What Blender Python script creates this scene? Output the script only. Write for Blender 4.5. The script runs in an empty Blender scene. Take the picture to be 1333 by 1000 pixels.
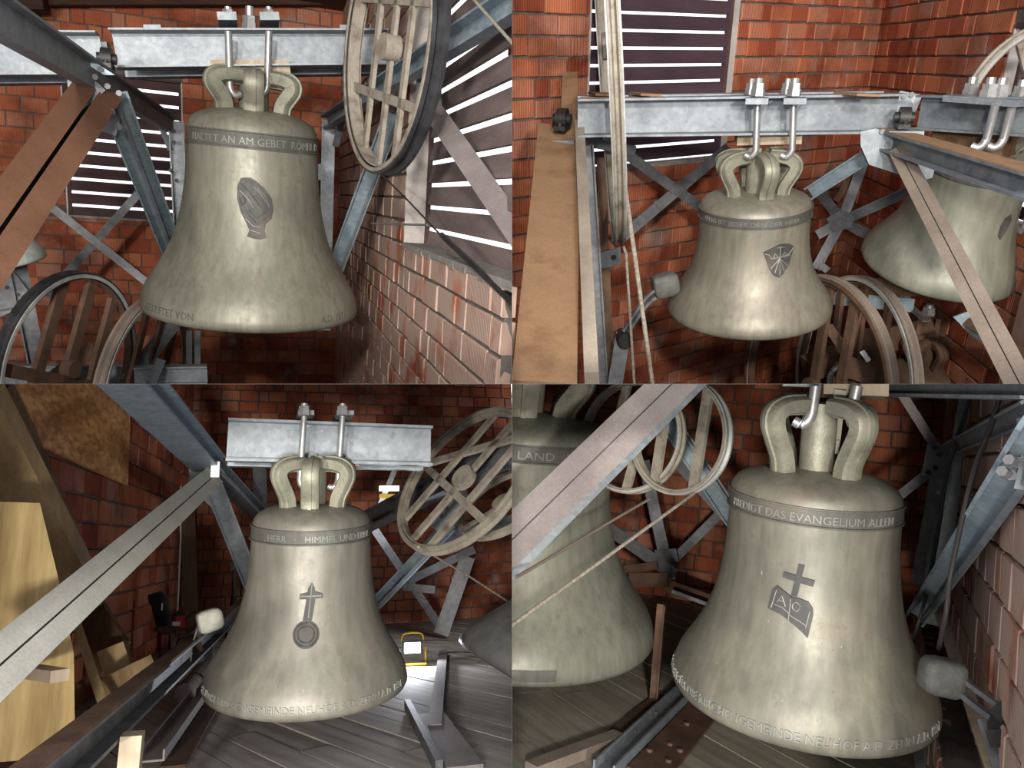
import bpy, bmesh, math, random
from mathutils import Vector as V, Matrix

# ------------------------------------------------------------------ camera, sky, light, exposure
W, H, F = 1333.0, 1000.0, 1000.0
CAM = V((0, 0, 3.0))
scn = bpy.context.scene
cam = bpy.data.cameras.new('camera'); cam.sensor_width = 36; cam.lens = 36 * F / W
cam.clip_start = 0.05; cam.clip_end = 200
camo = bpy.data.objects.new('camera', cam); scn.collection.objects.link(camo)
camo.location = CAM; camo.rotation_euler = (math.pi / 2, 0, 0); scn.camera = camo

wd = bpy.data.worlds.new('overcast_sky'); scn.world = wd; wd.use_nodes = True
wd.node_tree.nodes['Background'].inputs[0].default_value = (0.96, 0.95, 1.0, 1)
wd.node_tree.nodes['Background'].inputs[1].default_value = 1.75
vs = scn.view_settings
vs.view_transform = 'Standard'; vs.look = 'None'; vs.gamma = 1; vs.use_curve_mapping = False
vs.exposure = 0.22

COL = scn.collection
rnd = random.Random(7)


class Room:
    """one bell chamber: its level frame, turned about the camera so that its horizon sits at (cx, hy)"""
    def __init__(s, cx, hy, roll, clips):
        tx, tz = (cx - 666.5) / F, (500 - hy) / F
        f = V((tx, 1, tz)).normalized()
        uy = -tz / (1 + tx * tx)
        u = V((tx * uy, uy, 1)); u = (u - f * u.dot(f)).normalized()
        u = Matrix.Rotation(math.radians(roll), 3, f) @ u
        r = f.cross(u)
        s.R = Matrix((r, f, u)).transposed(); s.Ri = s.R.transposed()
        s.T = Matrix.Translation(CAM) @ s.R.to_4x4()
        s.clips = [s.Ri @ V(n) for n in clips]

    def ray(s, px, py):
        return s.Ri @ V(((px - 666.5) / F, 1, (500 - py) / F))

    def P(s, px, py, d):
        r = s.ray(px, py); return r * (d / r.y)

    def m(s, px, py, d):          # metres per pixel there
        r = s.ray(px, py); return d / r.y / F

    def hit(s, px, py, p0, n):
        r = s.ray(px, py); return r * (p0.dot(n) / r.dot(n))

    def pix(s, p):
        w = s.R @ p
        return 666.5 + F * w.x / w.y, 500 - F * w.z / w.y


RA = Room(333, 250, 0, [(1, 0, 0), (0, 0, -1)])
RB = Room(1000, 75, 7.0, [(-1, 0, 0), (0, 0, -1)])
RC = Room(333, 715, 2.0, [(1, 0, 0), (0, 0, 1)])
RD = Room(1000, 590, 4.0, [(-1, 0, 0), (0, 0, 1)])


def lamp(rm, name, loc, tgt, energy, size, color=(1, 1, 1)):
    l = bpy.data.lights.new(name, 'AREA'); l.energy = energy; l.size = size; l.color = color
    o = bpy.data.objects.new(name, l); COL.objects.link(o)
    a = rm.T @ V(loc); b = rm.T @ V(tgt)
    o.matrix_world = Matrix.Translation(a) @ (b - a).to_track_quat('-Z', 'Y').to_matrix().to_4x4()
    return o


class _Cam:
    T = Matrix.Translation(CAM)


lamp(_Cam, 'fill_light', (-0.1, -5.0, 1.1), (-.3, 6, 0.3), 520, 0.5, (1, 0.95, 0.87))  # unseen fill lights added behind the camera to brighten the chambers
lamp(_Cam, 'fill_light', (1.5, -5.0, -0.7), (0.3, 6, -.6), 380, 0.5, (1, 0.95, 0.87))
lamp(_Cam, 'fill_light', (-1.9, -5.0, -0.7), (0.6, 6, -.6), 380, 0.5, (1, 0.95, 0.87))  # added from the left so light reaches chamber D's right wall


# ------------------------------------------------------------------ materials
def nodes(name):
    m = bpy.data.materials.new(name); m.use_nodes = True
    nt = m.node_tree; b = nt.nodes['Principled BSDF']
    return m, nt, b


def N(nt, typ, **kw):
    n = nt.nodes.new(typ)
    for k, v in kw.items():
        if k in ('inputs',):
            for i, val in v.items(): n.inputs[i].default_value = val
        else: setattr(n, k, v)
    return n


def ramp(nt, fac, stops):
    r = nt.nodes.new('ShaderNodeValToRGB')
    el = r.color_ramp.elements
    while len(el) < len(stops): el.new(0.5)
    for e, (p, c) in zip(el, stops): e.position = p; e.color = (*c, 1)
    nt.links.new(fac, r.inputs[0]); return r.outputs[0]


def mix(nt, fac, a, b, mode='MIX'):
    n = nt.nodes.new('ShaderNodeMix'); n.data_type = 'RGBA'; n.blend_type = mode
    for sock, val in ((0, fac), (6, a), (7, b)):
        if hasattr(val, 'is_linked') or isinstance(val, bpy.types.NodeSocket): nt.links.new(val, n.inputs[sock])
        elif sock == 0: n.inputs[0].default_value = val
        else: n.inputs[sock].default_value = (*val, 1)
    return n.outputs[2]


def noise(nt, scale, detail=4, stretch=(1, 1, 1), rough=0.6, coord='Object'):
    tc = nt.nodes.new('ShaderNodeTexCoord'); mp = nt.nodes.new('ShaderNodeMapping')
    mp.inputs[3].default_value = stretch
    nz = N(nt, 'ShaderNodeTexNoise'); nz.inputs['Scale'].default_value = scale
    nz.inputs['Detail'].default_value = detail; nz.inputs['Roughness'].default_value = rough
    nt.links.new(tc.outputs[coord], mp.inputs[0]); nt.links.new(mp.outputs[0], nz.inputs[0])
    return nz.outputs[0]


def bump(nt, b, h, strength, dist=0.01):
    bp = nt.nodes.new('ShaderNodeBump'); bp.inputs[0].default_value = strength; bp.inputs[1].default_value = dist
    nt.links.new(h, bp.inputs['Height']); nt.links.new(bp.outputs[0], b.inputs['Normal'])


def mottled(name, c1, c2, scale=6, rough=0.6, metal=0.0, bumpv=0.15, stretch=(1, 1, 1), c3=None, spec=0.4, fine=90):
    m, nt, b = nodes(name)
    n1 = noise(nt, scale, 6, stretch)
    stops = [(0.32, c1), (0.68, c2)] if c3 is None else [(0.28, c1), (0.5, c2), (0.74, c3)]
    col = ramp(nt, n1, stops)
    n2 = noise(nt, fine, 3, stretch)
    col = mix(nt, 0.35, col, ramp(nt, n2, [(0.3, (0.45, 0.45, 0.45)), (0.7, (1, 1, 1))]), 'MULTIPLY')
    nt.links.new(col, b.inputs['Base Color'])
    b.inputs['Roughness'].default_value = rough; b.inputs['Metallic'].default_value = metal
    b.inputs['Specular IOR Level'].default_value = spec
    if bumpv: bump(nt, b, n2, bumpv)
    return m


def brick_mat(name='ribbed_brick', smear=0.58, tint=(0.36, 0.28, 0.235)):
    m, nt, b = nodes(name)
    oi = nt.nodes.new('ShaderNodeObjectInfo'); ge = nt.nodes.new('ShaderNodeNewGeometry')
    ad = N(nt, 'ShaderNodeMath', operation='ADD'); nt.links.new(oi.outputs['Random'], ad.inputs[0]); nt.links.new(ge.outputs['Random Per Island'], ad.inputs[1])
    fr = N(nt, 'ShaderNodeMath', operation='FRACT'); nt.links.new(ad.outputs[0], fr.inputs[0])
    col = ramp(nt, fr.outputs[0], [(0.0, (0.31, 0.072, 0.036)), (0.35, (0.43, 0.12, 0.058)), (0.7, (0.53, 0.18, 0.09)), (1.0, (0.43, 0.18, 0.115))])
    tc = nt.nodes.new('ShaderNodeTexCoord')
    wv = N(nt, 'ShaderNodeTexWave', wave_type='BANDS', bands_direction='X'); wv.inputs['Scale'].default_value = 17
    wv.inputs['Distortion'].default_value = 0.4
    nt.links.new(tc.outputs['Object'], wv.inputs[0])
    # soot and mortar smears with shapes of their own (position in the place)
    gp = ge.outputs['Position']
    st = N(nt, 'ShaderNodeTexNoise'); st.inputs['Scale'].default_value = 1.6; st.inputs['Detail'].default_value = 7; st.inputs['Roughness'].default_value = 0.65
    nt.links.new(gp, st.inputs[0])
    col = mix(nt, 0.85, col, ramp(nt, st.outputs[0], [(0.36, (0.42, 0.36, 0.33)), (0.55, (1, 1, 1)), (0.8, (1.1, 1.12, 1.12))]), 'MULTIPLY')
    s2 = N(nt, 'ShaderNodeTexNoise'); s2.inputs['Scale'].default_value = 3.1; s2.inputs['Detail'].default_value = 8
    nt.links.new(gp, s2.inputs[0])
    f2 = ramp(nt, s2.outputs[0], [(smear, (0, 0, 0)), (smear + .17, (0.75, 0.75, 0.75))])
    col = mix(nt, f2, col, tint)
    col = mix(nt, 0.8, col, ramp(nt, wv.outputs[1], [(0.0, (0.55, 0.55, 0.55)), (0.4, (1, 1, 1))]), 'MULTIPLY')
    nt.links.new(col, b.inputs['Base Color']); b.inputs['Roughness'].default_value = 0.85
    b.inputs['Specular IOR Level'].default_value = 0.2
    bump(nt, b, wv.outputs[1], 0.45, 0.006)
    return m


def galv_mat(name, c1, c2, rough=0.5, metal=0.35):
    m, nt, b = nodes(name)
    tc = nt.nodes.new('ShaderNodeTexCoord')
    vo = N(nt, 'ShaderNodeTexVoronoi'); vo.inputs['Scale'].default_value = 42
    nt.links.new(tc.outputs['Object'], vo.inputs[0])
    sp = nt.nodes.new('ShaderNodeSeparateColor'); nt.links.new(vo.outputs['Color'], sp.inputs[0])
    n1 = noise(nt, 9, 6)
    col = ramp(nt, n1, [(0.3, c1), (0.7, c2)])
    col = mix(nt, 0.45, col, ramp(nt, sp.outputs[0], [(0.0, (0.62, 0.62, 0.64)), (1, (1.15, 1.15, 1.15))]), 'MULTIPLY')
    n3 = noise(nt, 14, 8, rough=0.75)
    col = mix(nt, ramp(nt, n3, [(0.63, (0, 0, 0)), (0.7, (0.75, 0.75, 0.75))]), col, (0.45, 0.48, 0.50))
    nt.links.new(col, b.inputs['Base Color'])
    b.inputs['Metallic'].default_value = metal; b.inputs['Roughness'].default_value = rough
    bump(nt, b, n1, 0.05)
    return m


def bronze_mat(name, c1, c2, c3, seed=0.0, rough=0.46):
    m, nt, b = nodes(name)
    n1 = noise(nt, 2.2, 6); n2 = noise(nt, 26, 5, (1, 1, 0.12)); n3 = noise(nt, 9, 9, rough=0.72)
    col = ramp(nt, n1, [(0.25, c1), (0.5, c2), (0.78, c3)])
    col = mix(nt, 0.55, col, ramp(nt, n2, [(0.26, (0.5, 0.5, 0.48)), (0.62, (1.1, 1.1, 1.08))]), 'MULTIPLY')
    col = mix(nt, ramp(nt, n3, [(0.575, (0, 0, 0)), (0.70, (0.6, 0.6, 0.6))]), col, (0.125, 0.105, 0.082))
    n4 = noise(nt, 60, 4, (1, 1, 0.5))
    col = mix(nt, ramp(nt, n4, [(0.71, (0, 0, 0)), (0.76, (0.7, 0.7, 0.7))]), col, (0.52, 0.54, 0.48))
    n5 = noise(nt, 4.2, 7, (1, 1, .6), .7)
    col = mix(nt, ramp(nt, n5, [(0.56, (0, 0, 0)), (0.72, (0.45, 0.45, 0.45))]), col, (0.20, 0.235, 0.19))
    n6 = noise(nt, 3.1, 5, (1, 1, .8), .6)
    col = mix(nt, ramp(nt, n6, [(0.58, (0, 0, 0)), (0.76, (0.4, 0.4, 0.4))]), col, (0.27, 0.19, 0.15))
    n7 = noise(nt, 110, 2, (1, 1, .7))
    col = mix(nt, ramp(nt, n7, [(0.69, (0, 0, 0)), (0.74, (0.6, 0.6, 0.6))]), col, (0.07, 0.062, 0.05))
    nt.links.new(col, b.inputs['Base Color'])
    b.inputs['Metallic'].default_value = 0.3
    nt.links.new(ramp(nt, n3, [(0.3, (rough - .08,) * 3), (0.7, (rough + .14,) * 3)]), b.inputs['Roughness'])
    bump(nt, b, n2, 0.06)
    return m


def wood_mat(name, c1, c2, scale=5, axis=2, rough=0.75):
    st = [1, 1, 1]; st[axis] = 0.07
    m, nt, b = nodes(name)
    n1 = noise(nt, scale * 3, 8, tuple(st), 0.7); n2 = noise(nt, 2.2, 4)
    col = ramp(nt, n1, [(0.3, c1), (0.66, c2)])
    col = mix(nt, 0.5, col, ramp(nt, n2, [(0.3, (0.55, 0.52, 0.5)), (0.62, (1, 1, 1))]), 'MULTIPLY')
    nt.links.new(col, b.inputs['Base Color']); b.inputs['Roughness'].default_value = rough
    b.inputs['Specular IOR Level'].default_value = 0.25
    bump(nt, b, n1, 0.2); return m


def osb_mat():
    m, nt, b = nodes('strand_board')
    tc = nt.nodes.new('ShaderNodeTexCoord'); cols = []
    for i, rot in enumerate(((0.3, 0.5, 0.9), (1.2, 0.2, -0.6))):
        mp = nt.nodes.new('ShaderNodeMapping'); mp.inputs[2].default_value = rot; mp.inputs[3].default_value = (8, 8, 26)
        vo = N(nt, 'ShaderNodeTexVoronoi'); vo.inputs['Scale'].default_value = 1.6
        nt.links.new(tc.outputs['Object'], mp.inputs[0]); nt.links.new(mp.outputs[0], vo.inputs[0])
        sp = nt.nodes.new('ShaderNodeSeparateColor'); nt.links.new(vo.outputs['Color'], sp.inputs[0])
        cols.append(ramp(nt, sp.outputs[0], [(0, (0.40, 0.15, 0.04)), (0.5, (0.64, 0.28, 0.085)), (1, (0.80, 0.45, 0.18))]))
    col = mix(nt, noise(nt, 12, 3), cols[0], cols[1])
    nt.links.new(col, b.inputs['Base Color']); b.inputs['Roughness'].default_value = 0.7
    return m


def plain(name, c, rough=0.6, metal=0.0, emit=0):
    m, nt, b = nodes(name); b.inputs['Base Color'].default_value = (*c, 1)
    b.inputs['Roughness'].default_value = rough; b.inputs['Metallic'].default_value = metal
    if emit: b.inputs['Emission Color'].default_value = (*c, 1); b.inputs['Emission Strength'].default_value = emit
    return m


M = dict(
    brick=brick_mat(),
    brick_scraped=brick_mat('scraped_brick', .32, (0.52, 0.42, 0.35)),
    mortar=mottled('mortar', (0.075, 0.062, 0.055), (0.17, 0.15, 0.135), 7, 0.95, 0, 0.5),
    plaster=mottled('plaster', (0.16, 0.09, 0.07), (0.26, 0.16, 0.12), 4, 0.9),
    galv=galv_mat('galvanised_steel', (0.165, 0.185, 0.205), (0.27, 0.295, 0.315)),
    galv_blue=galv_mat('bluish_galvanised_steel', (0.24, 0.31, 0.36), (0.36, 0.44, 0.49)),
    galv_dark=galv_mat('weathered_steel', (0.11, 0.115, 0.125), (0.20, 0.205, 0.215), 0.55, 0.4),
    galv_mauve=mottled('dusty_mauve_steel', (0.235, 0.20, 0.195), (0.33, 0.29, 0.28), 5, 0.62, 0.15, 0.1),
    brown=mottled('brown_primer', (0.135, 0.066, 0.038), (0.20, 0.10, 0.06), 4, 0.55, 0.05, 0.08),
    dust=mottled('dusty_brown_steel', (0.17, 0.09, 0.045), (0.33, 0.195, 0.105), 3.2, 0.85, 0, 0.15, c3=(0.27, 0.16, 0.09)),
    dustpale=mottled('pale_dusty_steel', (0.27, 0.225, 0.175), (0.40, 0.34, 0.275), 4, 0.8, 0, 0.1),
    greybrown=mottled('dusty_grey_brown_steel', (0.19, 0.15, 0.12), (0.29, 0.235, 0.19), 4, 0.75, 0, 0.12),
    cream=mottled('cream_dusty_steel', (0.66, 0.65, 0.56), (0.80, 0.79, 0.70), 5, 0.7, 0, 0.06),
    iron=mottled('black_iron', (0.018, 0.018, 0.018), (0.05, 0.048, 0.045), 12, 0.5, 0.3, 0.15),
    rust=mottled('rusty_paint', (0.15, 0.115, 0.085), (0.30, 0.265, 0.215), 13, 0.7, 0.15, 0.2, c3=(0.36, 0.33, 0.27)),
    rustbrown=mottled('brown_rust', (0.075, 0.042, 0.027), (0.155, 0.085, 0.052), 7, 0.8, 0, 0.2),
    rubber=mottled('black_rope_groove', (0.02, 0.02, 0.022), (0.05, 0.05, 0.055), 10, 0.45, 0, 0.05),
    whiterim=mottled('pale_painted_rim', (0.34, 0.34, 0.32), (0.52, 0.53, 0.51), 10, 0.5, 0.2, 0.1),
    rope=mottled('rope_fibre', (0.20, 0.17, 0.13), (0.42, 0.38, 0.31), 60, 0.9, 0, 0.4),
    cable=plain('dark_cable', (0.03, 0.027, 0.025), 0.6),
    chrome=mottled('zinc_plated', (0.42, 0.42, 0.42), (0.60, 0.60, 0.60), 20, 0.4, 0.7, 0.05),
    slat=mottled('louvre_board', (0.05, 0.026, 0.028), (0.105, 0.058, 0.058), 5, 0.8, 0, 0.1, (0.2, 1, 1)),
    slat2=mottled('violet_louvre_board', (0.045, 0.025, 0.035), (0.085, 0.05, 0.065), 5, 0.8, 0, 0.1, (0.2, 1, 1)),
    slat3=mottled('weathered_louvre_board', (0.15, 0.11, 0.105), (0.27, 0.21, 0.195), 5, 0.8, 0, 0.1, (0.2, 1, 1)),
    lining=mottled('pale_reveal_sheet', (0.42, 0.38, 0.35), (0.62, 0.57, 0.53), 4, 0.5, 0, 0.05),
    concrete=mottled('mortar_sill', (0.22, 0.20, 0.18), (0.36, 0.33, 0.30), 14, 0.95, 0, 0.5),
    wood_yellow=wood_mat('yellow_board', (0.24, 0.145, 0.045), (0.56, 0.42, 0.19)),
    wood_timber=wood_mat('tan_timber', (0.26, 0.165, 0.075), (0.44, 0.31, 0.165)),
    wood_brown=wood_mat('brown_timber', (0.10, 0.055, 0.028), (0.19, 0.11, 0.06)),
    wood_pale=wood_mat('pale_timber', (0.36, 0.28, 0.19), (0.52, 0.43, 0.32)),
    wood_dark=wood_mat('dark_ceiling_wood', (0.03, 0.014, 0.01), (0.07, 0.03, 0.02), axis=0),
    plank=wood_mat('grey_floor_board', (0.32, 0.285, 0.255), (0.60, 0.55, 0.49), axis=0),
    plankd=wood_mat('olive_floor_board', (0.23, 0.205, 0.16), (0.43, 0.39, 0.31), axis=0),
    osb=osb_mat(),
    red=plain('red_enamel', (0.30, 0.012, 0.02), 0.3),
    white=plain('white_print', (0.75, 0.75, 0.75), 0.6),
    black=plain('black_cloth', (0.012, 0.012, 0.013), 0.85),
    yellow=plain('yellow_paint', (0.65, 0.42, 0.02), 0.5),
    led=plain('led_panel', (0.92, 0.95, 1.0), 0.4, 0, 12),
    tube=plain('tube_lamp', (0.95, 0.97, 1.0), 0.4, 0, 1.6),
    hammer=mottled('cast_hammer', (0.085, 0.087, 0.078), (0.155, 0.157, 0.143), 14, 0.7, 0.2, 0.3),
    hammerp=mottled('pale_cast_hammer', (0.36, 0.37, 0.31), (0.55, 0.56, 0.48), 14, 0.7, 0.1, 0.3),
    bronzeA=bronze_mat('olive_bronze', (0.158, 0.155, 0.122), (0.225, 0.219, 0.174), (0.29, 0.278, 0.22)),
    bronzeB=bronze_mat('brown_green_bronze', (0.172, 0.158, 0.124), (0.242, 0.222, 0.176), (0.295, 0.27, 0.216)),
    bronzeC=bronze_mat('grey_gold_bronze', (0.145, 0.135, 0.112), (0.205, 0.193, 0.163), (0.275, 0.265, 0.21)),
    bronzeD=bronze_mat('silvery_bronze', (0.135, 0.128, 0.105), (0.195, 0.187, 0.15), (0.285, 0.278, 0.20)),
    bronzeG=bronze_mat('grey_green_bronze', (0.17, 0.172, 0.135), (0.24, 0.243, 0.195), (0.30, 0.295, 0.235)),
    bronzeX=bronze_mat('dark_steel_bell', (0.10, 0.10, 0.10), (0.15, 0.15, 0.15), (0.21, 0.21, 0.21)),
    bronzeR=bronze_mat('rusty_small_bell', (0.09, 0.055, 0.032), (0.14, 0.085, 0.052), (0.19, 0.13, 0.08), rough=.6),
    pale_bell=bronze_mat('pale_green_bell', (0.36, 0.42, 0.37), (0.48, 0.54, 0.48), (0.56, 0.61, 0.55)),
    bandmat=bronze_mat('dark_inscription_band', (0.075, 0.075, 0.066), (0.11, 0.108, 0.095), (0.15, 0.147, 0.13), rough=.6),
    lettermat=bronze_mat('bright_letter_edges', (0.17, 0.175, 0.16), (0.23, 0.235, 0.215), (0.29, 0.295, 0.27), rough=.5),
    emblemmat=bronze_mat('dark_relief', (0.045, 0.044, 0.041), (0.07, 0.068, 0.064), (0.105, 0.103, 0.097), rough=.6),
    crown=mottled('patinated_crown', (0.155, 0.155, 0.115), (0.29, 0.285, 0.22), 8, 0.55, 0.4, 0.2, c3=(0.37, 0.36, 0.28)),
)


# ------------------------------------------------------------------ mesh helpers
class MB:
    def __init__(s): s.v = []; s.f = []

    def add(s, vs, fs):
        n = len(s.v); s.v += [V(a) for a in vs]; s.f += [tuple(i + n for i in f) for f in fs]; return s

    def prism(s, poly, p, q, y, t0=1.0, t1=1.0):
        """poly (x, y) swept from p to q; y is the direction of the profile's second axis"""
        a = (q - p).normalized(); yy = (y - a * y.dot(a)).normalized(); xx = yy.cross(a)
        n = len(poly); vs = [c + xx * (u * t) + yy * (w * t) for c, t in ((p, t0), (q, t1)) for u, w in poly]
        fs = [(i, (i + 1) % n, n + (i + 1) % n, n + i) for i in range(n)]
        fs += [tuple(range(n))[::-1], tuple(range(n, 2 * n))]
        return s.add(vs, fs)

    def box(s, c, ux, uy, uz):
        vs = [c + ux * a + uy * b + uz * d for a in (-1, 1) for b in (-1, 1) for d in (-1, 1)]
        return s.add(vs, [(0, 1, 3, 2), (4, 6, 7, 5), (0, 4, 5, 1), (2, 3, 7, 6), (0, 2, 6, 4), (1, 5, 7, 3)])

    def sweep(s, pts, poly, ref, closed=False):
        """poly swept along a polyline; ref fixes the profile's second axis (nearly constant)"""
        k = len(pts); n = len(poly); vs = []; fs = []
        for i, p in enumerate(pts):
            a = pts[(i + 1) % k] if (closed or i < k - 1) else p
            b = pts[i - 1] if (closed or i > 0) else p
            t = (a - b).normalized(); r = ref - t * ref.dot(t)
            if r.length < 1e-5: r = t.orthogonal()
            r.normalize(); x = r.cross(t)
            vs += [p + x * u + r * w for u, w in poly]
        for i in range(k if closed else k - 1):
            for j in range(n):
                i2 = (i + 1) % k
                fs.append((i * n + j, i * n + (j + 1) % n, i2 * n + (j + 1) % n, i2 * n + j))
        if not closed: fs += [tuple(range(n))[::-1], tuple(range((k - 1) * n, k * n))]
        return s.add(vs, fs)

    def tube(s, pts, r, n=8, closed=False):
        ref = V((0.3, 0.2, 0.93))
        if len(pts) > 1 and abs((pts[-1] - pts[0]).normalized().dot(ref)) > .9: ref = V((1, 0.1, 0))
        return s.sweep(pts, [(r * math.cos(2 * math.pi * i / n), r * math.sin(2 * math.pi * i / n)) for i in range(n)], ref, closed)

    def ring(s, c, e1, e2, R, poly, seg=56, a0=0, a1=2 * math.pi):
        """poly (radial, axial) turned about c in the plane e1, e2"""
        nrm = e1.cross(e2); full = abs(a1 - a0 - 2 * math.pi) < 1e-6; k = seg if full else seg + 1
        n = len(poly); vs = []; fs = []
        for i in range(k):
            a = a0 + (a1 - a0) * i / seg; d = e1 * math.cos(a) + e2 * math.sin(a)
            vs += [c + d * (R + u) + nrm * w for u, w in poly]
        for i in range(seg):
            i2 = (i + 1) % k
            for j in range(n): fs.append((i * n + j, i2 * n + j, i2 * n + (j + 1) % n, i * n + (j + 1) % n))
        return s.add(vs, fs)

    def nut(s, p, axis, r, h, n=6):
        return s.prism([(r * math.cos(2 * math.pi * i / n), r * math.sin(2 * math.pi * i / n)) for i in range(n)], p, p + axis.normalized() * h, axis.orthogonal())

    def plate(s, pts, nrm, t):
        n = len(pts); o = nrm.normalized() * t
        return s.add([p for p in pts] + [p + o for p in pts], [tuple(range(n)), tuple(range(n, 2 * n))[::-1]] + [(i, n + i, n + (i + 1) % n, (i + 1) % n) for i in range(n)])


def rect(w, h): return [(-w / 2, -h / 2), (w / 2, -h / 2), (w / 2, h / 2), (-w / 2, h / 2)]
def Ib(w, h, t):
    return [(-w/2, -h/2), (w/2, -h/2), (w/2, -h/2+t), (t/2, -h/2+t), (t/2, h/2-t), (w/2, h/2-t), (w/2, h/2), (-w/2, h/2), (-w/2, h/2-t), (-t/2, h/2-t), (-t/2, -h/2+t), (-w/2, -h/2+t)]
def Cb(h, b, t): return [(-h/2, 0), (h/2, 0), (h/2, b), (h/2-t, b), (h/2-t, t), (-h/2+t, t), (-h/2+t, b), (-h/2, b)]
def Lb(a, b, t): return [(-a/2, 0), (a/2, 0), (a/2, t), (-a/2+t, t), (-a/2+t, b), (-a/2, b)]
WEBL = [(-.006, -.0625), (.07, -.0625), (.07, -.05), (.006, -.05), (.006, .05), (.07, .05), (.07, .0625), (-.055, .0625), (-.055, .05), (-.006, .05)]
def off(poly, dx, dy=0): return [(a + dx, b + dy) for a, b in poly]


ORG = {}


def clip(me_bm, normals):
    for n in normals:
        if not me_bm.verts: return
        if max(v.co.dot(n) for v in me_bm.verts) <= -0.0002: continue
        r = bmesh.ops.bisect_plane(me_bm, geom=me_bm.verts[:] + me_bm.edges[:] + me_bm.faces[:], dist=1e-6, plane_co=n * -0.0002, plane_no=n, clear_outer=True)
        ed = [e for e in r['geom_cut'] if isinstance(e, bmesh.types.BMEdge) and e.is_boundary]
        if ed:
            try: bmesh.ops.holes_fill(me_bm, edges=ed, sides=0)
            except Exception: pass


def props(o, label=None, cat=None, group=None, kind=None):
    for k, v in (('label', label), ('category', cat), ('group', group), ('kind', kind)):
        if v: o[k] = v
    return o


def to_mesh(name, mb, mat, rm, origin=None, noclip=False, angle=35):
    bm = bmesh.new()
    vs = [bm.verts.new(v) for v in mb.v]
    for f in mb.f:
        try: bm.faces.new([vs[i] for i in f])
        except ValueError: pass
    bmesh.ops.recalc_face_normals(bm, faces=bm.faces[:])
    if not noclip: clip(bm, rm.clips)
    if not bm.verts: bm.free(); return None, None
    if origin is None:
        xs, ys, zs = zip(*[v.co for v in bm.verts])
        origin = V(((min(xs) + max(xs)) / 2, (min(ys) + max(ys)) / 2, min(zs)))
    for v in bm.verts: v.co -= origin
    me = bpy.data.meshes.new(name); bm.to_mesh(me); bm.free()
    me.materials.append(mat)
    me.shade_smooth(); me.set_sharp_from_angle(angle=math.radians(angle))
    return me, origin


def obj(rm, name, mb, mat, parent=None, label=None, cat=None, group=None, kind=None, angle=35):
    mat = M[mat] if isinstance(mat, str) else mat
    me, o0 = to_mesh(name, mb, mat, rm, ORG[parent.name] if parent else None, angle=angle)
    if me is None: return None
    o = bpy.data.objects.new(name, me); COL.objects.link(o)
    ORG[o.name] = o0
    if parent: o.parent = parent
    else: o.matrix_world = rm.T @ Matrix.Translation(o0)
    return props(o, label, cat, group, kind)


def thing(rm, name, at, label, cat, group=None, kind=None):
    o = bpy.data.objects.new(name, None); COL.objects.link(o); o.empty_display_size = 0.1
    ORG[o.name] = V(at); o.matrix_world = rm.T @ Matrix.Translation(V(at))
    return props(o, label, cat, group, kind)


Z = V((0, 0, 1)); X = V((1, 0, 0)); Y = V((0, 1, 0))


def face(p, q): return -((p + q) / 2)          # profile's second axis towards the viewer's side


def beam(rm, parent, name, a, b, poly, mat, up=None, dz=0.0, **kw):
    """a, b: (px, py, depth)"""
    p, q = rm.P(*a) + Z * dz, rm.P(*b) + Z * dz
    polys = poly if isinstance(poly[0], list) else [poly]
    mb = MB()
    for pl in polys: mb.prism(pl, p, q, up if up is not None else face(p, q))
    return obj(rm, name, mb, mat, parent, **kw)


def gusset(rm, parent, pts, d, mat='galv_dark', t=0.012, bolts=(), tilt=0.0):
    """flat plate given by its corners at depth d (+ tilt per pixel to the right)"""
    x0 = pts[0][0]
    ps = [rm.P(x, y, d + (x - x0) * tilt) for x, y in pts]
    n = (ps[1] - ps[0]).cross(ps[-1] - ps[0])
    if n.dot(ps[0]) > 0: n = -n
    g = obj(rm, 'gusset_plate', MB().plate(ps, n, t), mat, parent)
    for x, y in (bolts if g else ()):
        q = rm.hit(x, y, ps[0], n) + n.normalized() * t
        obj(rm, 'bolt', MB().nut(q, n, 0.016, 0.016), 'iron' if mat == 'galv_dark' else 'galv_dark', g)
    return g


# ------------------------------------------------------------------ brick walls
BRK = {}


def brick_mesh(L, h, k, mat='brick'):
    key = (round(L, 4), round(h, 4), k, mat)
    if key in BRK: return BRK[key]
    r = random.Random(k * 31 + 5); j = lambda s=0.0035: r.uniform(-s, s)
    c = 0.006; vs = []
    for y, ins in ((0.05, 0), (-0.006, 0), (-0.014, c)):
        for sx, sz in ((-1, -1), (1, -1), (1, 1), (-1, 1)):
            vs.append((sx * (L / 2 - ins) + j(), y + j(0.0018), sz * (h / 2 - ins) + j()))
    fs = [(8, 9, 10, 11)]
    for a in (0, 4): fs += [(a + i, a + (i + 1) % 4, a + 4 + (i + 1) % 4, a + 4 + i) for i in range(4)]
    me = bpy.data.meshes.new('brick'); me.from_pydata(vs, [], fs); me.materials.append(M[mat])
    BRK[key] = me; return me


class Wall:
    pass


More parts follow.
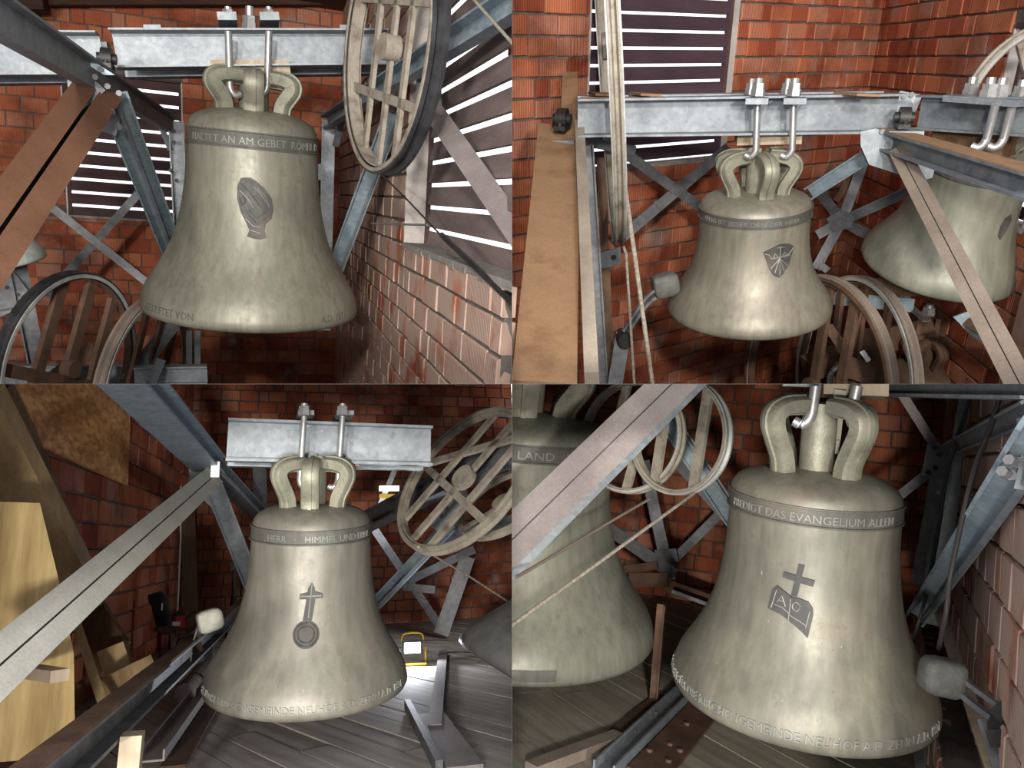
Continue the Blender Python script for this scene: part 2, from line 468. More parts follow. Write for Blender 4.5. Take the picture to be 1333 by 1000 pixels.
def wall(rm, name, pL, pR, z0, z1, L, h, holes=(), thick=0.2, label='', joint=0.012, box=(-60, 1393, -60, 1060), seed=1, mat='brick'):
    r = random.Random(seed)
    o0 = V((pL.x, pL.y, z0)); ux = V((pR.x - pL.x, pR.y - pL.y, 0)); LEN = ux.length; ux.normalize()
    uy = Z.cross(ux); fr = Matrix((ux, uy, Z)).transposed().to_4x4(); fr.translation = o0
    w = Wall(); w.o0 = o0; w.ux = ux; w.uy = uy; w.fr = fr; w.len = LEN; w.rm = rm
    w.uv = lambda px, py: ((lambda q: ((q - o0).dot(ux), (q - o0).z))(rm.hit(px, py, o0, uy)))
    HT = z1 - z0
    hs = [(max(0, a), min(LEN, b), max(0, c), min(HT, d)) for a, b, c, d in holes]
    # mortar body: cells of the grid cut by the holes
    us = sorted({0, LEN} | {x for q in hs for x in q[:2]}); zs = sorted({0, HT} | {x for q in hs for x in q[2:]})
    mb = MB()
    for a, b in zip(us, us[1:]):
        for c, d in zip(zs, zs[1:]):
            if any(q[0] <= a and q[1] >= b and q[2] <= c and q[3] >= d for q in hs) or b - a < 1e-4 or d - c < 1e-4: continue
            ctr = o0 + ux * ((a + b) / 2) + Z * ((c + d) / 2) + uy * (thick / 2)
            mb.box(ctr, ux * ((b - a) / 2), uy * (thick / 2), Z * ((d - c) / 2))
    me, _ = to_mesh(name, mb, M['mortar'], rm, V((0, 0, 0)))
    me.transform(fr.inverted())
    wo = bpy.data.objects.new(name, me); COL.objects.link(wo); wo.matrix_world = rm.T @ fr
    props(wo, label, 'wall', kind='structure'); w.obj = wo
    nl = [fr.to_3x3().transposed() @ n for n in rm.clips]       # clip normals in the wall's frame
    dl = [n.dot(o0) for n in rm.clips]
    items = []
    row = 0; zz = 0.0
    while zz < HT:
        u = -r.uniform(0, L); row += 1
        while u < LEN:
            bl = L if r.random() < 0.72 else L * 0.52
            a, b = max(u, 0), min(u + bl - joint, LEN); c, d = zz, min(zz + h - joint, HT)
            u += bl
            segs = [(a, b)]
            for q in hs:
                if a < q[1] - .02 and b > q[0] + .02 and c < q[2] - .03 and d > q[2] + .01: d = q[2] - .004
            for q in hs:
                if d > q[2] + 0.01 and c < q[3] - 0.01:
                    ns = []
                    for s0, s1 in segs:
                        if s1 <= q[0] or s0 >= q[1]: ns.append((s0, s1)); continue
                        if s0 < q[0] - 0.02: ns.append((s0, q[0]))
                        if s1 > q[1] + 0.02: ns.append((q[1], s1))
                    segs = ns
            for s0, s1 in segs:
                if s1 - s0 < 0.02 or d - c < 0.03: continue
                ctr = o0 + ux * ((s0 + s1) / 2) + Z * ((c + d) / 2)
                if (rm.R @ ctr).y < 0.5: continue
                x, y = rm.pix(ctr)
                if not (box[0] < x < box[1] and box[2] < y < box[3]): continue
                cor = [V((uu, -0.02, zv)) for uu in (s0, s1) for zv in (c, d)]
                dist = [[cc.dot(n) + k for cc in cor] for n, k in zip(nl, dl)]
                if any(min(t) > -0.002 for t in dist): continue
                cut = any(max(t) > -0.004 for t in dist)
                p1 = rm.pix(o0 + ux * s0 + Z * c); p2 = rm.pix(o0 + ux * s1 + Z * c); p3 = rm.pix(o0 + ux * s0 + Z * d)
                area = abs((p2[0] - p1[0]) * (p3[1] - p1[1]) - (p2[1] - p1[1]) * (p3[0] - p1[0]))
                inview = -5 < x < 1338 and -5 < y < 1005
                items.append((area if inview else 0, s0, s1, c, d, cut))
        zz += h
    items.sort(key=lambda t: -t[0])
    rest = bmesh.new()
    for i, (ar, s0, s1, c, d, cut) in enumerate(items):
        bl, bh = s1 - s0, d - c
        me0 = brick_mesh(L - joint if bl > L * .8 else L * .52 - joint, h - joint, r.randrange(4), mat)
        base = L - joint if bl > L * .8 else L * .52 - joint
        mt = Matrix.Translation(V(((s0 + s1) / 2, r.uniform(-0.004, 0.004), (c + d) / 2))) @ Matrix.Rotation(r.uniform(-.008, .008), 4, 'Y') @ Matrix.Rotation(r.uniform(-.02, .02), 4, 'Z') @ Matrix.Diagonal((bl / base, 1, bh / (h - joint), 1))
        single = i < 300 and ar > 60
        if single and not cut:
            o = bpy.data.objects.new('brick', me0); COL.objects.link(o); o.parent = wo; o.matrix_local = mt; continue
        bm = rest if not single else bmesh.new()
        vs = [bm.verts.new(mt @ v.co) for v in me0.vertices]
        nf = [bm.faces.new([vs[k] for k in p.vertices]) for p in me0.polygons]
        if cut:
            for n, k in zip(nl, dl):
                g = vs + list({e for f in nf if f.is_valid for e in f.edges}) + [f for f in nf if f.is_valid]
                g = [x for x in g if x.is_valid]
                if not g: break
                res = bmesh.ops.bisect_plane(bm, geom=g, dist=1e-6, plane_co=n * ((-k - 0.0002) / n.dot(n)), plane_no=n, clear_outer=True)
                nf = [x for x in res['geom'] if isinstance(x, bmesh.types.BMFace) and x.is_valid]
                vs = [x for x in res['geom'] if isinstance(x, bmesh.types.BMVert) and x.is_valid]
                vs += [x for x in res['geom_cut'] if isinstance(x, bmesh.types.BMVert) and x.is_valid and x not in vs]
        if single:
            if bm.faces:
                me = bpy.data.meshes.new('brick'); bm.to_mesh(me); me.materials.append(M[mat])
                o = bpy.data.objects.new('brick', me); COL.objects.link(o); o.parent = wo
            bm.free()
    if rest.faces:
        me = bpy.data.meshes.new('brick_field'); rest.to_mesh(me); me.materials.append(M[mat])
        o = bpy.data.objects.new('brick_field', me); COL.objects.link(o); o.parent = wo; o['kind'] = 'stuff'
    rest.free()
    return w


def window(w, name, hole, pitch, gap, inset, tilt, mat, label, frame='slat', z_first=0.0, lining=None, thick=0.018):
    """louvre boards set into a wall opening (u0, u1, v0, v1), inset from the room face"""
    u0, u1, v0, v1 = hole; rm = w.rm
    root = bpy.data.objects.new(name, None); COL.objects.link(root)
    root.matrix_world = rm.T @ w.fr @ Matrix.Translation((u0, 0, v0)); root.empty_display_size = .1
    props(root, label, 'window', kind='structure')
    ww, hh = u1 - u0, v1 - v0
    ORG[root.name] = None
    def part(nm, vs_box, mat):
        mb = MB()
        for c, sx, sy, sz in vs_box: mb.box(V(c), X * sx, Y * sy, Z * sz)
        bm = bmesh.new(); vv = [bm.verts.new(v) for v in mb.v]
        for f in mb.f: bm.faces.new([vv[i] for i in f])
        L = w.fr @ Matrix.Translation((u0, 0, v0))
        bmesh.ops.transform(bm, matrix=L, verts=bm.verts[:]); clip(bm, rm.clips)
        if not bm.verts: bm.free(); return
        bmesh.ops.transform(bm, matrix=L.inverted(), verts=bm.verts[:])
        me = bpy.data.meshes.new(nm); bm.to_mesh(me); bm.free(); me.materials.append(M[mat])
        o = bpy.data.objects.new(nm, me); COL.objects.link(o); o.parent = root; return o
    t = 0.03
    lin = lining or frame
    part('jamb', [((0.008, inset / 2, hh / 2), 0.008, inset / 2 + .01, hh / 2)], lin)
    part('jamb', [((ww - 0.008, inset / 2, hh / 2), 0.008, inset / 2 + .01, hh / 2)], lin)
    part('sill', [((ww / 2, inset / 2, t / 2), ww / 2, inset / 2 + .02, t / 2)], 'concrete' if lining else frame)
    part('head', [((ww / 2, inset / 2, hh - t / 2), ww / 2, inset / 2 + .01, t / 2)], frame)
    part('stile', [((0.03, inset - .015, hh / 2), 0.02, .012, hh / 2)], frame)
    part('stile', [((ww - 0.03, inset - .015, hh / 2), 0.02, .012, hh / 2)], frame)
    sh = pitch - gap
    z = z_first
    while z < hh:
        a = math.radians(tilt); mb = MB()
        c = V((ww / 2, inset, z)); dz = V((0, math.sin(a), math.cos(a))); dy = V((0, math.cos(a), -math.sin(a)))
        mb.box(c, X * (ww / 2 - .01), dy * (thick / 2), dz * (sh / 2))
        bm = bmesh.new(); vv = [bm.verts.new(v) for v in mb.v]
        for f in mb.f: bm.faces.new([vv[i] for i in f])
        L = w.fr @ Matrix.Translation((u0, 0, v0))
        bmesh.ops.transform(bm, matrix=L, verts=bm.verts[:]); clip(bm, rm.clips)
        if bm.verts:
            bmesh.ops.transform(bm, matrix=L.inverted(), verts=bm.verts[:])
            me = bpy.data.meshes.new('slat'); bm.to_mesh(me); me.materials.append(M[mat])
            o = bpy.data.objects.new('slat', me); COL.objects.link(o); o.parent = root
        bm.free(); z += pitch
    return root


def slab(rm, name, pts, nrm, t, mat, label, cat):
    return obj(rm, name, MB().plate(pts, nrm, t), mat, None, label, cat, kind='structure')


# ------------------------------------------------------------------ bells
PROF = [(.955, 0), (.985, .015), (1.0, .05), (.995, .10), (.976, .17), (.943, .25), (.895, .325), (.835, .42), (.775, .52), (.712, .65), (.665, .79), (.628, .95), (.60, 1.12), (.585, 1.28), (.576, 1.45), (.572, 1.60), (.560, 1.665), (.525, 1.72), (.455, 1.765), (.34, 1.80), (.2, 1.818), (0.0, 1.82)]
INNER = [(.90, .0), (.86, .10), (.79, .25), (.70, .42), (.60, .65), (.54, .95), (.51, 1.3), (.49, 1.55), (.38, 1.68), (0.0, 1.72)]


class Bell:
    def __init__(s, rm, name, at, R, lean, tilt, mat, label, zs=1.0, tf=1.0, azs=(0, 65, 115, 180, 245, 295), crown_h=.43, group=None, crown='crown', band=True, loop_w=.17):
        s.rm = rm; B = rm.P(*at); s.B = B; R = R * rm.m(*at); s.R = R; s.zs = zs; s.tf = tf
        ax = Z.copy()
        ax = Matrix.Rotation(math.radians(lean), 3, 'Y') @ ax          # + leans to the right
        rt = B.cross(Z).normalized()                                   # axis to the right in view
        ax = Matrix.Rotation(math.radians(tilt), 3, rt) @ ax           # + brings the crown towards the viewer
        s.A = ax.normalized()
        f = -B; s.f = (f - s.A * f.dot(s.A)).normalized(); s.r = s.A.cross(s.f)
        s.t = thing(rm, name, B, label, 'bell', group)
        seg = 96; mb = MB(); vs = []; fs = []
        rows = [(r * s.k(z), z * zs) for r, z in PROF]
        inn = [(r * s.k(z), z * zs) for r, z in INNER]
        prof = inn[::-1] + rows
        n = len(prof)
        for i in range(seg):
            th = 2 * math.pi * i / seg; d = s.f * math.cos(th) + s.r * math.sin(th)
            vs += [B + s.A * (z * R) + d * (max(r, 1e-4) * R) for r, z in prof]
        for i in range(seg):
            i2 = (i + 1) % seg
            for j in range(n - 1): fs.append((i * n + j, i2 * n + j, i2 * n + j + 1, i * n + j + 1))
        mb.add(vs, fs)
        s.body = obj(rm, 'bell_body', mb, mat, s.t, angle=60)
        if band:
            s.band(1.50, 1.615)
        # crown: bent cannons gathered under the packing block
        hz = 1.84 * zs
        for az in azs:
            a = math.radians(az); d = s.f * math.cos(a) + s.r * math.sin(a); tg = s.A.cross(d)
            kk = s.k(1.8); H0 = crown_h
            path = [(.27, -.04), (.285, .15 * H0), (.335, .42 * H0), (.375, .66 * H0), (.36, .84 * H0), (.27, .95 * H0), (.13, .97 * H0)]
            pts = smooth([B + s.A * ((hz + z) * R) + d * (r * R * kk) for r, z in path], 4)
            w, h = loop_w * R, .13 * R
            poly = [(-h/2, -w*.34), (-h*.34, -w/2), (h*.34, -w/2), (h/2, -w*.34), (h/2, w*.34), (h*.34, w/2), (-h*.34, w/2), (-h/2, w*.34)]
            lp = obj(rm, 'crown_loop', MB().sweep(pts, poly, tg), crown, s.t, angle=40)
            if lp:   # raised rib along the back of the cannon
                poly2 = [(-h*.62, -w*.1), (h*.62, -w*.1), (h*.62, w*.1), (-h*.62, w*.1)]
                obj(rm, 'rib', MB().sweep(pts, poly2, tg), crown, lp, angle=40)
        mb = MB(); c0 = B + s.A * ((hz - .03) * R); c1 = B + s.A * ((hz + crown_h) * R)
        mb.prism([(.13 * R * math.cos(i * math.pi / 8), .13 * R * math.sin(i * math.pi / 8)) for i in range(16)], c0, c1, s.f)
        obj(rm, 'crown_stem', mb, crown, s.t)
        s.top = c1

    def k(s, z): return 1 + (s.tf - 1) * max(0, min(1, z / 1.84))

    def rad(s, z):                   # z in profile units
        for (r0, z0), (r1, z1) in zip(PROF, PROF[1:]):
            if z0 <= z <= z1: return (r0 + (r1 - r0) * (z - z0) / (z1 - z0 + 1e-9)) * s.k(z)
        return PROF[-1][0]

    def pt(s, u, z, o=0.0):
        """u: tangential distance (in R) right of the front line, z height (profile units), o metres off the surface"""
        z = max(0.0, min(1.75, z)); r = s.rad(z); th = u / max(r, .2)
        d = s.f * math.cos(th) + s.r * math.sin(th)
        return s.B + s.A * (z * s.zs * s.R) + d * (r * s.R + o)

    def band(s, z0, z1, mat='bandmat', o=.006, seg=120):
        R = s.R; mb = MB(); prof = []
        for z, oo in ((z0 - .012, -.002), (z0 - .012, o + .004), (z0, o + .004), (z0 + .004, o * .6), ((z0 + z1) / 2, o * .6), (z1 - .004, o * .6), (z1, o + .004), (z1 + .012, o + .004), (z1 + .012, -.002)):
            prof.append((s.rad(z) * R + oo, z * s.zs * R))
        vs, fs = [], []; n = len(prof)
        for i in range(seg):
            th = 2 * math.pi * i / seg; d = s.f * math.cos(th) + s.r * math.sin(th)
            vs += [s.B + s.A * z + d * r for r, z in prof]
        for i in range(seg):
            i2 = (i + 1) % seg
            for j in range(n - 1): fs.append((i * n + j, i2 * n + j, i2 * n + j + 1, i * n + j + 1))
        b = obj(s.rm, 'inscription_band', MB().add(vs, fs), mat, s.t); s.bandobj = b

    def text(s, body, z, size, u0, o=.004, mat='lettermat', space=1.0, ext=.003, parent=None):
        cu = bpy.data.curves.new('lettering', 'FONT'); cu.body = body; cu.size = size; cu.align_x = 'CENTER'
        cu.resolution_u = 2; cu.space_character = space
        ob = bpy.data.objects.new('lettering', cu); COL.objects.link(ob)
        me = ob.to_mesh()
        mb = MB(); mb.add([s.pt(u0 + v.co.x, z + v.co.y, o + ext) for v in me.vertices], [tuple(p.vertices) for p in me.polygons])
        n = len(mb.v); ec = {}
        for p in me.polygons:
            for e in p.edge_keys: ec[e] = ec.get(e, 0) + 1
        low = [s.pt(u0 + v.co.x, z + v.co.y, o - .004) for v in me.vertices]
        base = len(mb.v); mb.v += low
        for (a, b), c in ec.items():
            if c == 1: mb.f.append((a, b, base + b, base + a))
        ob.to_mesh_clear(); bpy.data.objects.remove(ob); bpy.data.curves.remove(cu)
        return obj(s.rm, 'lettering', mb, mat, parent or s.t, kind='stuff')

    def relief(s, poly, o=.008, mat='emblemmat', parent=None, name='relief', holes=None):
        """raised plate with the outline poly [(u, z)]"""
        bm = bmesh.new(); f = bm.faces.new([bm.verts.new((u, z, 0)) for u, z in poly])
        bmesh.ops.triangulate(bm, faces=[f])
        for _ in range(2): bmesh.ops.subdivide_edges(bm, edges=bm.edges[:], cuts=1, use_grid_fill=True)
        bm.verts.ensure_lookup_table(); bm.verts.index_update()
        mb = MB(); mb.v = [s.pt(v.co.x, v.co.y, o) for v in bm.verts]; mb.f = [tuple(v.index for v in q.verts) for q in bm.faces]
        nb = len(mb.v); mb.v += [s.pt(v.co.x, v.co.y, -.004) for v in bm.verts]
        for e in bm.edges:
            if e.is_boundary: a, b = e.verts[0].index, e.verts[1].index; mb.f.append((a, b, nb + b, nb + a))
        bm.free()
        return obj(s.rm, name, mb, mat, parent or s.t)

    def ridge(s, pts, r=.006, o=.008, mat='lettermat', parent=None, closed=False):
        ps = []
        k = len(pts)
        for i in range(k if closed else k - 1):
            a, b = pts[i], pts[(i + 1) % k]
            for j in range(3): ps.append(s.pt(a[0] + (b[0] - a[0]) * j / 3, a[1] + (b[1] - a[1]) * j / 3, o))
        if not closed: ps.append(s.pt(*pts[-1], o))
        return obj(s.rm, 'relief_line', MB().tube(ps, r, 5, closed), mat, parent or s.t)


def smooth(pts, n=4):
    out = []
    for i in range(len(pts) - 1):
        p0, p1, p2, p3 = pts[max(i - 1, 0)], pts[i], pts[i + 1], pts[min(i + 2, len(pts) - 1)]
        for j in range(n):
            t = j / n
            out.append(0.5 * ((2 * p1) + (p2 - p0) * t + (2 * p0 - 5 * p1 + 4 * p2 - p3) * t * t + (3 * p1 - p0 - 3 * p2 + p3) * t ** 3))
    return out + [pts[-1]]


def jbolt(rm, parent, top, bot, r, hook=(1, 0), mat='chrome'):
    """round hanger with a hooked foot; top, bot = (px, py, d)"""
    p, q = rm.P(*top), rm.P(*bot); L = (p - q).length
    hx = X * hook[0] + Y * hook[1]
    pts = [p, q + Z * (r * 2.2), q + Z * (r * .7) + hx * (r * .5), q - Z * (r * .2) + hx * (r * 1.6), q + Z * (r * .3) + hx * (r * 3)]
    pts = [pts[0]] + smooth(pts[1:], 3)
    b = obj(rm, 'hanger_bolt', MB().tube(pts, r, 12), mat, parent)
    return p


def nutstack(rm, parent, p, r, h=.03, stud=.05, mat='chrome'):
    a = obj(rm, 'nut', MB().nut(p, Z, r * 1.75, h), mat, parent)
    obj(rm, 'nut', MB().nut(p + Z * h, Z, r * 1.55, h * .9), mat, parent)
    obj(rm, 'stud', MB().nut(p + Z * (h * 1.9), Z, r * .95, stud * .6, 10), mat, parent)


def wheel(rm, name, c, e1, e2, R, label, spokes, rim=(.05, .09), mats=('rubber', 'whiterim', 'rust'), a=(0, 2 * math.pi), hub=True, sw=.05, extra=()):
    """rope wheel: grooved outer rim, flat inner ring, bars across. spokes: chord offsets/angles (angle, offset)"""
    e1 = e1.normalized(); e2 = (e2 - e1 * e2.dot(e1)).normalized(); n = e1.cross(e2)
    t = thing(rm, name, c - Z * R * .5, label, 'wheel')
    rw, rd = rim
    g = rd / 2
    poly = [(-rw * .25, -g), (rw * .6, -g), (rw * .6, -g * .6), (0, -g * .25), (0, g * .25), (rw * .6, g * .6), (rw * .6, g), (-rw * .25, g)]
    obj(rm, 'grooved_rim', MB().ring(c, e1, e2, R, poly, 72), mats[0], t)
    obj(rm, 'rim_edge', MB().ring(c + n * (g + .004), e1, e2, R, rect(rw * .5, .008), 72), mats[1], t)
    obj(rm, 'rim_edge', MB().ring(c - n * (g + .004), e1, e2, R, rect(rw * .5, .008), 72), mats[1], t)
    obj(rm, 'inner_ring', MB().ring(c, e1, e2, R - rw * .55, rect(.01, rd * .8), 72), mats[2], t)
    for ang, offs, lo, hi in spokes:
        u = e1 * math.cos(ang) + e2 * math.sin(ang); v = e2 * math.cos(ang) - e1 * math.sin(ang)
        half = math.sqrt(max(0, (R - rw * .5) ** 2 - offs ** 2))
        p, q = c + v * offs + u * (half * lo), c + v * offs + u * (half * hi)
        obj(rm, 'spoke', MB().prism(Cb(sw, sw * .45, .008), p, q, n), mats[2], t)
    if hub:
        obj(rm, 'hub', MB().prism([(.07 * math.cos(i * math.pi / 8), .07 * math.sin(i * math.pi / 8)) for i in range(16)], c - n * g, c + n * g, e1), mats[2], t)
    return t


def pillow(rm, parent, at, s, mat='iron', axis=X):
    """bearing block: foot, round housing, end cap, bolts"""
    p = rm.P(*at); mb = MB()
    side = Z.cross(axis)
    mb.box(p - Z * s * .8, axis * s * .55, side * s * 1.25, Z * s * .22)
    obj(rm, 'bearing_foot', mb, mat, parent)
    mb = MB(); mb.prism([(s * math.cos(i * math.pi / 10), s * math.sin(i * math.pi / 10)) for i in range(20)], p - axis * s * .5, p + axis * s * .5, Z)
    obj(rm, 'bearing_housing', mb, mat, parent)
    mb = MB(); mb.prism([(s * .5 * math.cos(i * math.pi / 10), s * .5 * math.sin(i * math.pi / 10)) for i in range(20)], p - axis * s * .9, p + axis * s * .9, Z)
    obj(rm, 'bearing_shaft', mb, mat, parent)
    for k in (-1, 1): obj(rm, 'bolt', MB().nut(p - Z * s * .58 + side * s * k, Z, s * .2, s * .3), mat, parent)


def channel_pair(rm, t, a, b, h, bfl, gap, mat='galv', topdust=None):
    """two back-to-back channels, open outwards; a, b = (px, py, depth) of the web centre line"""
    p, q = rm.P(*a), rm.P(*b)
    ax = (q - p).normalized(); fr = V((ax.y, -ax.x, 0)).normalized()
    if fr.y > 0: fr = -fr
    upv = fr.cross(ax)
    poly = Cb(h, bfl, .012)
    obj(rm, 'channel', MB().prism(poly, p, q, fr), mat, t)
    obj(rm, 'channel', MB().prism(poly, p - fr * gap, q - fr * gap, -fr), mat, t)
    return p, q, fr


# ================================================================== dividers between the chambers
class _Wd:   # world-frame helper for the dividing sheets
    T = Matrix.Translation(CAM); clips = []


def sheet(name, x, y, z, mat, label):
    mb = MB(); c = V(((x[0] + x[1]) / 2, (y[0] + y[1]) / 2, (z[0] + z[1]) / 2))
    mb.box(c, X * ((x[1] - x[0]) / 2), Y * ((y[1] - y[0]) / 2), Z * ((z[1] - z[0]) / 2))
    return obj(_Wd, name, mb, mat, None, label, 'wall' if 'wall' in name else 'floor', kind='structure')


sheet('floor_divider', (-6.6, 6.6), (2.05, 12), (-.0003, .0003), 'cable', 'thin dark sheet floor between the upper and lower bell chambers')
sheet('wall_divider', (-.0003, .0003), (2.05, 9.4), (-3.6, -.0003), 'cable', 'thin dark sheet wall between the two lower bell chambers')
sheet('wall_divider', (-.0003, .0003), (2.05, 4.75), (.0003, 3.2), 'cable', 'thin dark sheet wall between the two upper bell chambers')

# ================================================================== chamber A: bell with the oval relief
rm = RA
DB = 11.0
pcr = rm.P(442, 250, DB)
zlo, zhi = rm.P(333, 520, DB).z, rm.P(333, -70, DB).z


def hole_on(rm, pL, pR, z0, pxs, pys, yref=None):
    """(u0, u1, v0, v1) of a pixel rectangle on a wall; u from pxs, v from (px, py) pairs"""
    ux = V((pR.x - pL.x, pR.y - pL.y, 0)).normalized(); uy = Z.cross(ux); o0 = V((pL.x, pL.y, z0))
    uu = [(rm.hit(x, yref or 250, o0, uy) - o0).dot(ux) for x in pxs]
    vv = [(rm.hit(x, y, o0, uy) - o0).z for x, y in pys]
    return uu[0], uu[1], min(vv), max(vv)


pl = rm.P(-110, 250, DB)
hA = hole_on(rm, pl, pcr, zlo, (86, 240), ((160, 287), (160, 97)))
wA = wall(rm, 'wall_back', pl, pcr, zlo, zhi, .29, .178, [hA], .12, 'red ribbed brick wall behind the bell with the oval relief', seed=3)
window(wA, 'window_1', hA, .161, .034, .07, 12, 'slat', 'louvred window with dark brown slats behind the leaning pale blue brace', lining='lining', z_first=.07)
pn = rm.P(668, 250, 3.0)
hA2 = hole_on(rm, pcr, pn, zlo, (530, 760), ((530, 322), (530, -150)))
wA2 = wall(rm, 'wall_right', pcr, pn, zlo, 2.75, .45, .16, [hA2], .17, 'scraped red brick wall with mortar sill under the wide louvred window', seed=4, mat='brick_scraped', joint=.018)
window(wA2, 'window_2', hA2, .150, .026, .16, 12, 'slat3', 'wide louvred window with weathered slats beside the black-rimmed wheel', lining='lining', z_first=.06)
# sill of crumbled mortar along the opening
mb = MB()
u0, u1, v0, v1 = hA2
for k in range(26):
    u = u0 + (u1 - u0) * (k + .5) / 26
    mb.box(wA2.o0 + wA2.ux * u + wA2.uy * (.045 + rnd.uniform(-.012, .012)) + Z * (v0 + rnd.uniform(0, .012)), wA2.ux * ((u1 - u0) / 50), wA2.uy * .06, Z * .014)
slo = obj(rm, 'window_sill', mb, 'concrete', None, 'crumbled mortar sill under the wide louvred window', 'sill', kind='structure')
# unseen side and lid of the chamber
q1 = rm.P(-100, 250, DB); q2 = V((-3.6, 2.2, 0))
slab(rm, 'wall_left', [V((q1.x, q1.y, -3)), V((q2.x, q2.y, -3)), V((q2.x, q2.y, 2.9)), V((q1.x, q1.y, 2.9))], Z.cross(q2 - q1), .1, 'plaster', 'plastered side wall of the chamber with the oval-relief bell', 'wall')
zc = rm.P(333, 6, DB).z
slab(rm, 'ceiling', [V((-5.2, 2.0, zc + .07)), V((pn.x + .2, 2.0, zc + .07)), V((pcr.x + .1, DB + .1, zc + .07)), V((-5.2, DB + .1, zc + .07))], Z, .05, 'wood_dark', 'dark boarded ceiling above the bell with the oval relief', 'ceiling')
jt = thing(rm, 'ceiling_joist', rm.P(200, 6, 8.8), 'dark ceiling timber along the top of the red brick wall', 'timber')
obj(rm, 'joist', MB().prism(rect(.12, .16), rm.P(-60, -2, 10.8), rm.P(440, -2, 10.8), Z), 'wood_dark', jt)
obj(rm, 'joist', MB().prism(rect(.22, .2), rm.P(-60, 0, 10.5), rm.P(58, 2, 10.5), Z), 'wood_dark', jt)

# steel bell frame
fA = thing(rm, 'bell_frame', rm.P(225, 420, 7.6), 'galvanised and brown steel bell frame around the bell with oval relief', 'bell frame')
beam(rm, fA, 'rail', (-60, -17, 3.0), (226, 164, 8.1), WEBL, 'galv', Z)
beam(rm, fA, 'post', (229, 158, 8.05), (241, 420, 8.05), Lb(.13, .1, .012), 'galv')
beam(rm, fA, 'strut', (209, 163, 7.9), (222, 195, 8.0), rect(.05, .012), 'galv')
beam(rm, fA, 'brace', (146, 122, 5.05), (234, 352, 7.0), Cb(.16, .05, .012), 'galv_blue')
beam(rm, fA, 'brace_rib', (150, 128, 4.99), (233, 352, 6.9), rect(.02, .06), 'galv', )
beam(rm, fA, 'diagonal', (128, 117, 4.95), (-70, 402, 3.35), [off(rect(.105, .08), -.061), off(rect(.105, .08), .061)], 'brown')
beam(rm, fA, 'diagonal_web', (118, 130, 5.02), (-60, 396, 3.43), rect(.07, .03), 'iron')
gusset(rm, fA, [(87, 88), (128, 108), (138, 118), (92, 157)], 4.88, 'galv_dark', bolts=((99, 84), (108, 100)))
gusset(rm, fA, [(112, 130), (141, 120), (158, 150), (151, 177), (113, 164)], 5.15, 'galv_dark')
gusset(rm, fA, [(108, 80), (122, 80), (150, 98), (136, 98)], 4.8, 'galv_blue', bolts=((132, 91), (125, 101), (141, 113), (156, 122)))
for x, y in ((99, 85), (145, 146), (154, 165), (225, 170), (226, 185), (222, 222), (230, 235)):
    p = rm.P(x, y, 4.85 if x < 160 else 7.9); obj(rm, 'bolt', MB().nut(p, -p, .02, .03), 'iron', fA)
pillow(rm, fA, (139, 76, 5.5), .06)
beam(rm, fA, 'cross_brace', (56, 261, 9.6), (194, 370, 9.6), rect(.085, .012), 'galv_dark')
beam(rm, fA, 'cross_brace', (180, 252, 9.66), (60, 386, 9.66), rect(.085, .012), 'galv_dark')
beam(rm, fA, 'post', (20, 330, 7.6), (54, 505, 7.6), Lb(.14, .1, .012), 'galv_dark')
gusset(rm, fA, [(-5, 362), (20, 355), (42, 385), (28, 398), (-5, 405)], 7.55, 'galv_dark', bolts=((10, 374), (24, 383)))
beam(rm, fA, 'cross_brace', (40, 388, 7.7), (-20, 412, 7.6), rect(.1, .012), 'galv_dark')
# right hand side of the frame
beam(rm, fA, 'post', (428, 157, 7.7), (422, 430, 7.7), Lb(.12, .09, .012), 'galv')
beam(rm, fA, 'rail', (426, 161, 7.75), (690, -2, 3.25), [(-a, b) for a, b in WEBL][::-1], 'galv_blue', Z)
beam(rm, fA, 'brace', (512, 148, 5.9), (436, 352, 6.8), Cb(.135, .05, .012), 'galv_blue')
beam(rm, fA, 'brace_rib', (519, 150, 5.85), (444, 350, 6.75), rect(.02, .06), 'galv')
gusset(rm, fA, [(543, 86), (573, 62), (575, 150), (556, 166), (540, 146)], 5.0, 'galv', bolts=((566, 72), (563, 78)))
gusset(rm, fA, [(408, 216), (421, 212), (424, 234), (408, 235)], 7.6, 'galv')
beam(rm, fA, 'diagonal', (546, 118, 4.75), (684, 318, 3.3), rect(.115, .02), 'galv_mauve')
beam(rm, fA, 'knee', (446, 152, 7.3), (437, 190, 7.5), rect(.06, .012), 'galv')
pillow(rm, fA, (526, 67, 5.5), .055, 'rustbrown')
# lower cross members behind the wheels
beam(rm, fA, 'sill_beam', (-40, 489, 7.4), (262, 489, 7.4), Ib(.1, .19, .015), 'galv', Z)
beam(rm, fA, 'sill_beam', (175, 489, 6.6), (270, 487, 6.6), Ib(.1, .15, .015), 'galv', Z)
beam(rm, fA, 'lower_brace', (60, 500, 6.9), (122, 452, 7.1), rect(.12, .06), 'rustbrown')
beam(rm, fA, 'lower_brace', (165, 500, 6.9), (232, 412, 7.3), Cb(.13, .05, .012), 'galv_dark')
for x in (246, 257): beam(rm, fA, 'stay', (x, 430, 7.5), (x, 500, 7.5), rect(.05, .03), 'galv_dark')
beam(rm, fA, 'tie_rod', (209, 470, 6.5), (196, 500, 6.3), rect(.07, .05), 'galv')

